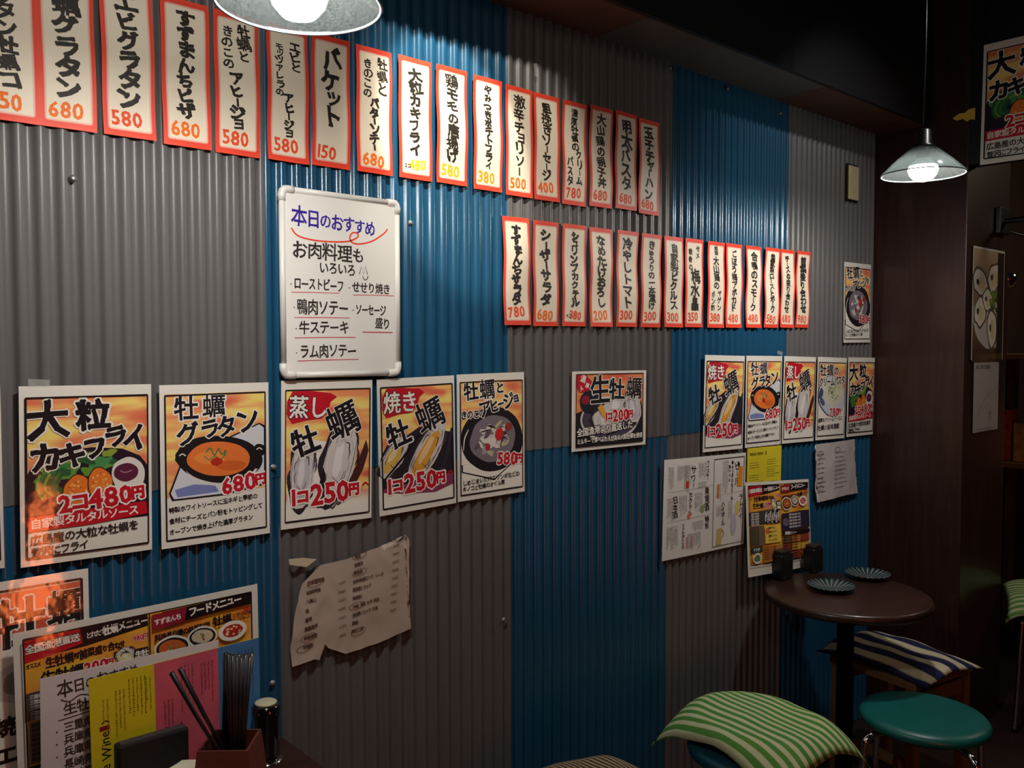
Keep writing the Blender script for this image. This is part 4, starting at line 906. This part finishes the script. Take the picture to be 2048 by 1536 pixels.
def art_color(s, H):
    L = 'lettering'
    s.R('panel', 0, 0, 105, H, (214, 190, 30)); s.R('panel', 105, 0, 218, H, (206, 88, 104)); s.R('panel', 218, 0, 297, H, (66, 116, 164))
    vs, fs, ed, bx = glyph('W')
    word = 'White Wine'; y = 210
    for ch in word[::-1][::-1]:
        if ch == ' ': y -= 5; continue
        g = glyph(ch)[3]; wd = (g[1]-g[0]+.1)*22; s.G(L, ch, 24, y-wd/2, 22, (40, 34, 20), .35, -90); y -= wd
    s.R(L, 14, 84, 30, 92, (120, 20, 30)); s.S(L, [(18, 80), (24, 76), (30, 80)], 2.4, (60, 40, 20))
    for x, y, n, h, c in ((20, 40, 2, 60, (120, 106, 20)), (40, 30, 3, 80, (110, 96, 20)), (62, 16, 5, 90, (90, 80, 20)), (90, 20, 2, 60, (120, 106, 20)), (120, 70, 3, 70, (130, 44, 60)), (150, 16, 4, 90, (140, 50, 66)), (186, 20, 4, 80, (120, 40, 60)), (226, 20, 3, 110, (36, 66, 110)), (256, 16, 5, 100, (40, 72, 116))):
        dashes(s, L, x, y, n, h, 6.5, c, 3.2)
    s.S('panel', [(112, 128), (124, 118), (140, 124), (150, 116)], 2.4, (110, 30, 46)); s.E('panel', 132, 128, 12, 6, (120, 40, 56), -10, 16); s.E('panel', 132, 128, 8, 3.6, (206, 88, 104), -10, 16)
standing((177, 1360), (517, 1275), -.080, 'wine_list', 'three coloured wine list sheet in yellow, pink and blue standing on the near table', (214, 190, 30), art_color, 297)
b0 = wp(230, 1490, -.11); b1 = wp(372, 1440, -.11)
r = empty('menu_holder', (b0.x, -.112, .6905)); tag(r, 'black upright menu case standing in front of the yellow wine list', 'menu case')
wdt = b1.x-b0.x; hh = b0.z-.6905
MB().box(0, wdt, -.012, .012, 0, max(hh, .05), .004).obj('cover', mat('black_leatherette', (22, 18, 20), .6, 0, .3, .2, 90, .2), r)
MB().box(.006, wdt-.004, -.008, .008, .002, max(hh, .05)+.0015, .0005).obj('pages', mat('dark_pages', (52, 46, 48), .7), r)
# chopstick box
bc = zp(450, 1470, .80); bc = Vector((bc.x, bc.y-.02, .6905))
r = empty('chopstick_box', bc, (0, 0, radians(50))); tag(r, 'open reddish wooden box of chopsticks on the near table beside the dark bottle', 'box')
def tap(name, quad, t):
    pass
bt, tp, H = .052, .041, .108
for k in range(4):
    a = k*pi/2; ca, sa = cos(a), sin(a)
    def R3(x, y, z): return (x*ca-y*sa, x*sa+y*ca, z)
    vs = [R3(-bt, -bt, 0), R3(bt, -bt, 0), R3(tp, -tp, H), R3(-tp, -tp, H), R3(-bt+.005, -bt+.005, 0), R3(bt-.005, -bt+.005, 0), R3(tp-.004, -tp+.004, H), R3(-tp+.004, -tp+.004, H)]
    MB().add(vs, [(0, 1, 2, 3), (5, 4, 7, 6), (0, 4, 5, 1), (3, 2, 6, 7), (0, 3, 7, 4), (1, 5, 6, 2)]).obj('side_panel', box_wood, r)
MB().box(-bt+.006, bt-.006, -bt+.006, bt-.006, .0005, .006).obj('bottom_panel', box_wood, r)
stickm = mat('black_lacquer', (26, 18, 22), .35)
lab = ['leaning left pair, front', 'leaning left pair, rear']
def stick(foot, tip, label, group='black chopsticks in the wooden box'):
    v = Vector(tip)-Vector(foot); L = v.length
    o = MB().tube([(0, 0, 0), (0, 0, L*.5), (0, 0, L)], [.0018, .0032, .0042], 8).obj('chopstick', stickm, None, True)
    o.location = foot; o.rotation_euler = v.to_track_quat('Z', 'Y').to_euler(); tag(o, label, 'chopstick', group)
fx, fy = bc.x, bc.y
def tipat(u, v, y): return wp(u, v, y)
dx = .010
stick((fx+.018, fy-.008, .70), tipat(343, 1346, fy-.012), 'black chopstick leaning far left out of the wooden box, nearer of two')
stick((fx+.026, fy+.002, .70), tipat(360, 1338, fy+.004), 'black chopstick leaning far left out of the wooden box, farther of two')
for i in range(13):
    u = 452+i*4.4; yy = fy + (-.012 if i % 2 else .016)
    stick((fx-.006+i*.0012+(.004 if i % 2 else -.003), yy+.002*(i % 3), .697), tipat(u, 1312+random.uniform(-6, 5)-(i > 8)*2, yy), 'black chopstick, %s from the left in the upright bunch in the wooden box' % ('first second third fourth fifth sixth seventh eighth ninth tenth eleventh twelfth thirteenth'.split()[i]))
# dark bottle with pale lid
bl = zp(533, 1520, .69); r = empty('bottle', (bl.x, bl.y, .6905)); tag(r, 'dark cylindrical seasoning bottle with a pale round lid at the corner of the near table', 'bottle')
MB().lathe([(.0, 0), (.021, 0), (.0235, .004), (.0235, .080), (.0255, .086), (.0255, .100), (.022, .106), (.0, .106)], 36).obj('body', mat('dark_glass', (16, 12, 16), .12, 0, .6, 0, 1, 0, .5), r, True)
MB().lathe([(.0, .1062), (.0195, .1062), (.0200, .1085), (.017, .110), (.0, .110)], 32).obj('lid', mat('pale_lid', (196, 190, 160), .5), r, True)
MB().lathe([(.0235, .0), (.030, .0), (.031, .002), (.0235, .003)], 36).obj('base_ring', steel, r, True)
bwl = zp(350, 1564, .745)
b = MB(); b.lathe([(.0, .004), (.030, .004), (.034, 0), (.038, 0), (.042, .012), (.066, .040), (.078, .054), (.076, .055), (.062, .043), (.036, .016), (.0, .012)], 48)
o = b.obj('bowl', mat('cream_ceramic', (222, 212, 190), .2, 0, .5, 0, 1, 0, .4), None, True); o.location = (bwl.x, bwl.y, .6905); tag(o, 'cream ceramic bowl cut by the bottom of the photo on the near table', 'bowl')

# ------------------------------------------------------------------ far round table
TC = Vector((2.556, -.275, 0))
r = empty('round_table', TC); tag(r, 'small round dark table on one central leg, against the far end of the wall', 'table')
MB().lathe([(.0, .655), (.235, .655), (.247, .662), (.250, .672), (.247, .682), (.240, .686), (.0, .686)], 64).obj('table_top', dk_table, r, True)
MB().lathe([(.0, .012), (.026, .012), (.026, .64), (.075, .654), (.0, .654)], 28).obj('column', mat('dark_iron', (26, 24, 24), .5, .4), r, True)
MB().lathe([(.0, 0), (.19, 0), (.19, .006), (.10, .018), (.0, .022)], 48).obj('foot_plate', mat('dark_iron', (26, 24, 24), .5, .4), r, True)
plate_m = bpy.data.materials.new('striped_plate_glaze'); plate_m.use_nodes = True; nt = plate_m.node_tree; b_ = nt.nodes['Principled BSDF']; b_.inputs['Roughness'].default_value = .15
tc = nt.nodes.new('ShaderNodeTexCoord'); sp = nt.nodes.new('ShaderNodeSeparateXYZ'); at = nt.nodes.new('ShaderNodeMath'); at.operation = 'ARCTAN2'
nt.links.new(tc.outputs['Object'], sp.inputs[0]); nt.links.new(sp.outputs[0], at.inputs[0]); nt.links.new(sp.outputs[1], at.inputs[1])
mu = nt.nodes.new('ShaderNodeMath'); mu.operation = 'MULTIPLY'; mu.inputs[1].default_value = 24; nt.links.new(at.outputs[0], mu.inputs[0])
sn_ = nt.nodes.new('ShaderNodeMath'); sn_.operation = 'SINE'; nt.links.new(mu.outputs[0], sn_.inputs[0])
rp = nt.nodes.new('ShaderNodeValToRGB'); rp.color_ramp.elements[0].position = .35; rp.color_ramp.elements[1].position = .6
rp.color_ramp.elements[0].color = lin((30, 52, 60))+(1,); rp.color_ramp.elements[1].color = lin((120, 124, 116))+(1,); nt.links.new(sn_.outputs[0], rp.inputs[0]); nt.links.new(rp.outputs[0], b_.inputs['Base Color'])
for (u, v), l in (((1662, 1176), 'nearer left of the two'), ((1735, 1152), 'farther right of the two')):
    p = zp(u, v, .692)
    o = MB().lathe([(.0, .002), (.035, .002), (.038, 0), (.042, .002), (.060, .010), (.0715, .016), (.0715, .0175), (.058, .013), (.040, .0055), (.0, .0045)], 48).obj('small_plate', plate_m, None, True)
    o.location = (p.x, p.y, .6865); tag(o, 'small dark and pale striped plate on the round table, %s' % l, 'plate', 'striped plates on the round table')
for (u, v, wd, h), l in (((1564, 1143, .034, .085), 'left'), ((1626, 1142, .030, .082), 'right')):
    pp = zp(u, v, .687); x = pp.x; y = min(pp.y, -.055); x = CAM.x+(pp.x-CAM.x)*((y-CAM.y)/(pp.y-CAM.y))
    x = max(x, 2.556-.18)
    r = empty('condiment_holder', (x, y, .6865)); tag(r, 'small black condiment holder on the round table by the wall, %s of the two' % l, 'container', 'black containers on the round table')
    MB().box(-wd, wd, -.022, .022, 0, h, .005).obj('body', black_plastic, r); MB().box(-wd*.8, wd*.8, -.018, .018, h, h+.012, .004).obj('lid', mat('dark_lid', (44, 38, 34), .4), r)

# ------------------------------------------------------------------ stools and cushions
def stripe_mat(name, c1, c2, n, duty=.5, axis=0, wob=.1):
    m = bpy.data.materials.new(name); m.use_nodes = True; nt = m.node_tree; b = nt.nodes['Principled BSDF']; b.inputs['Roughness'].default_value = .85; b.inputs['Specular IOR Level'].default_value = .15
    tc = nt.nodes.new('ShaderNodeTexCoord'); sp = nt.nodes.new('ShaderNodeSeparateXYZ'); nz = nt.nodes.new('ShaderNodeTexNoise'); nz.inputs['Scale'].default_value = 7
    nt.links.new(tc.outputs['Object'], sp.inputs[0]); nt.links.new(tc.outputs['Object'], nz.inputs['Vector'])
    mu = nt.nodes.new('ShaderNodeMath'); mu.operation = 'MULTIPLY_ADD'; mu.inputs[1].default_value = n; nt.links.new(sp.outputs[axis], mu.inputs[0])
    ns = nt.nodes.new('ShaderNodeMath'); ns.operation = 'MULTIPLY'; ns.inputs[1].default_value = wob*4; nt.links.new(nz.outputs['Fac'], ns.inputs[0]); nt.links.new(ns.outputs[0], mu.inputs[2])
    fr = nt.nodes.new('ShaderNodeMath'); fr.operation = 'FRACT'; nt.links.new(mu.outputs[0], fr.inputs[0])
    cr = nt.nodes.new('ShaderNodeValToRGB'); e = cr.color_ramp.elements; e[0].position = 0; e[0].color = lin(c1)+(1,); e[1].position = duty-.05; e[1].color = lin(c1)+(1,)
    k = e.new(duty+.05); k.color = lin(c2)+(1,); k = e.new(.95); k.color = lin(c2)+(1,); k = e.new(1.0); k.color = lin(c1)+(1,)
    nt.links.new(fr.outputs[0], cr.inputs[0]); nt.links.new(cr.outputs[0], b.inputs['Base Color'])
    wv = nt.nodes.new('ShaderNodeTexNoise'); wv.inputs['Scale'].default_value = 260; bp = nt.nodes.new('ShaderNodeBump'); bp.inputs['Strength'].default_value = .3; bp.inputs['Distance'].default_value = .001
    nt.links.new(tc.outputs['Object'], wv.inputs['Vector']); nt.links.new(wv.outputs['Fac'], bp.inputs['Height']); nt.links.new(bp.outputs[0], b.inputs['Normal'])
    return m
def cushion(loc, hx, hy, rot, th, droop, m, label, nseg=26, seed=0, rnd=False, group=None):
    vs = []; fs = []; n = nseg
    def co(i, j, top):
        u, v = -1+2*i/n, -1+2*j/n
        if rnd: X, Y = u*sqrt(1-v*v/2), v*sqrt(1-u*u/2)
        else:
            k = 1-.05*(1-abs(u)**2)*(abs(v)**4)-.05*(1-abs(v)**2)*abs(u)**4; X, Y = u*k, v*k
        edge = max(0, (1-u**4))*max(0, (1-v**4))
        z = th*.5*(edge**.55)*(1 if top else -.85)
        r2 = (X*X+Y*Y); z -= droop*max(0, r2-.55)**1.3
        z += .006*noise.noise(Vector((X*1.9+seed, Y*1.9, seed)))*(1+1.2*r2)
        return (X*hx, Y*hy, z)
    for top in (1, 0):
        for j in range(n+1):
            for i in range(n+1): vs.append(co(i, j, top))
    N = (n+1)**2
    for j in range(n):
        for i in range(n):
            a = j*(n+1)+i; fs.append((a, a+1, a+n+2, a+n+1)); fs.append((N+a, N+a+n+1, N+a+n+2, N+a+1))
    o = mesh('cushion', vs, fs, m, None, True)
    bm = bmesh.new(); bm.from_mesh(o.data); bmesh.ops.remove_doubles(bm, verts=bm.verts, dist=1e-5); bm.to_mesh(o.data); bm.free()
    o.location = loc; o.rotation_euler = rot; tag(o, label, 'cushion', group); return o
def round_stool(x, y, z, label, seatm, rot=0, R=.165):
    r = empty('stool', (x, y, 0), (0, 0, radians(rot))); tag(r, label, 'stool', 'round metal legged stools')
    MB().lathe([(.0, z-.030), (R-.012, z-.034), (R, z-.026), (R+.003, z-.014), (R-.006, z-.003), (R-.03, z), (.0, z)], 56).obj('seat', seatm, r, True)
    for k in range(4):
        a = pi/4+k*pi/2; c, s_ = cos(a), sin(a)
        P = bez([(c*.06, s_*.06, z-.04), (c*(R-.02), s_*(R-.02), z-.042), (c*(R+.018), s_*(R+.018), z-.055), (c*(R+.026), s_*(R+.026), z-.09), (c*(R+.036), s_*(R+.036), z*.4), (c*(R+.045), s_*(R+.045), .006)], 6)
        MB().tube(P, .009, 12).obj('leg', steel, r, True)
        MB().lathe([(.0, 0), (.0125, 0), (.0125, .02), (.0, .022)], 14, (c*(R+.045), s_*(R+.045), 0)).obj('foot_cap', black_plastic, r, True)
    pts = [(.115*cos(t*pi/16), .115*sin(t*pi/16), z-.045) for t in range(33)]
    MB().tube(pts, .006, 8).obj('seat_ring', steel, r, True)
    return r
round_stool(2.418, -.577, .44, 'round teal vinyl stool with chrome legs standing bare below the far lamp', teal, 18)
round_stool(1.930, -.350, .425, 'teal round stool under the green striped cushion', mat('dark_teal_vinyl', (14, 62, 76), .38), 28)
round_stool(1.372, -.315, .44, 'round stool under the thin striped cushion at the bottom edge', mat('dark_teal_vinyl', (14, 62, 76), .38), 5)
green = stripe_mat('green_stripe_cloth', (84, 140, 62), (196, 200, 158), 38, .5, 0, .12)
cushion((1.965, -.345, .468), .185, .215, (radians(1), radians(-1), radians(-7)), .042, .06, green, 'green and cream striped square cushion, nearest of the square ones, draped over a stool', seed=1.3)
cushion((1.372, -.315, .468), .172, .172, (0, 0, radians(-4)), .050, .02, stripe_mat('thin_brown_stripe_cloth', (60, 44, 38), (170, 152, 122), 84, .45, 0, .08), 'round cushion with thin brown and cream stripes at the bottom edge of the photo', seed=3, rnd=True)
# wooden square stool with navy striped cushion
r = empty('wooden_stool', (2.815, -.330, 0), (0, 0, radians(-9))); tag(r, 'square wooden stool behind the round table leg, under the navy striped cushion', 'stool')
MB().box(-.155, .155, -.155, .155, .40, .425, .004).obj('seat', leg_wood, r)
for sx in (-1, 1):
    for sy in (-1, 1): MB().box(sx*.135-.016, sx*.135+.016, sy*.135-.016, sy*.135+.016, 0, .40, .002).obj('leg', leg_wood, r)
for sx in (-1, 1):
    MB().box(sx*.135-.009, sx*.135+.009, -.118, .118, .14, .17, .002).obj('stretcher', leg_wood, r)
    MB().box(-.118, .118, sx*.135-.009, sx*.135+.009, .34, .385, .002).obj('apron', leg_wood, r)
cushion((2.805, -.325, .448), .155, .205, (0, 0, radians(-9)), .030, .012, stripe_mat('navy_stripe_cloth', (40, 40, 78), (200, 190, 158), 12, .5, 0, .05), 'navy and cream broad striped cushion on the wooden stool', seed=5)
# far stool and hanging green cushion at the right edge
round_stool(3.72, -.56, .475, 'dark stool at the right edge beyond the pillar', mat('dark_teal_vinyl', (14, 62, 76), .38), 10)
fp = zp(2062, 1180, .47)
cushion((3.72, -.53, .50), .19, .19, (radians(6), radians(-4), radians(24)), .03, .05, stripe_mat('green_stripe_cloth_far', (84, 130, 62), (170, 170, 130), 40, .5, 0, .1), 'green striped cushion cut by the right edge of the photo', seed=8)

# ------------------------------------------------------------------ heater behind the camera, mirrored in the laminated posters
hm = bpy.data.materials.new('glowing_heater_tube'); hm.use_nodes = True; hb = hm.node_tree.nodes['Principled BSDF']
hb.inputs['Base Color'].default_value = (.3, .1, .05, 1); hb.inputs['Emission Color'].default_value = (1, .20, .05, 1); hb.inputs['Emission Strength'].default_value = 46
r = empty('heater', (.90, -2.42, 0)); tag(r, 'tall slim electric heater glowing orange, mirrored in the laminated posters at lower left', 'heater')
MB().lathe([(.0, 0), (.14, 0), (.14, .015), (.03, .03), (.0, .03)], 32).obj('base', black_plastic, r, True)
MB().box(-.06, .06, -.045, -.005, .031, .92, .006).obj('housing', black_plastic, r)
for x, z0, z1 in ((-.022, .22, .80), (.024, .34, .86)): MB().tube([(x, .012, z0), (x, .012, z1)], .008, 10).obj('heating_tube', hm, r, True)
for z in (.12, .88): MB().box(-.05, .05, -.004, .024, z, z+.02, .003).obj('tube_holder', steel, r)

# ------------------------------------------------------------------ bits of clear tape
tape = bpy.data.materials.new('clear_tape'); tape.use_nodes = True; tb = tape.node_tree.nodes['Principled BSDF']
tb.inputs['Base Color'].default_value = (.8, .8, .78, 1); tb.inputs['Roughness'].default_value = .12; tb.inputs['Alpha'].default_value = .30; tb.inputs['Coat Weight'].default_value = 1
for (u, v, rz, l) in ((1072, 140, 80, 'crinkled bit of clear tape on the grey panel above the upper strips'), (78, 766, 4, 'clear tape at the top left corner of the fried oyster poster'), (1560, 706, 8, 'clear tape above the far gratin poster')):
    p = wp(u, v, -.007); vs = []; fs = []
    for i in range(9):
        for j in range(3):
            vs.append((-.016+.004*i, -.0015*noise.noise(Vector((i*.9, j*.8, u))) , -.006+.006*j))
    for i in range(8):
        for j in range(2): a = i*3+j; fs.append((a, a+3, a+4, a+1))
    o = mesh('tape', vs, fs, tape, None, True, p); o.rotation_euler = (0, radians(rz), 0); tag(o, l, 'tape')
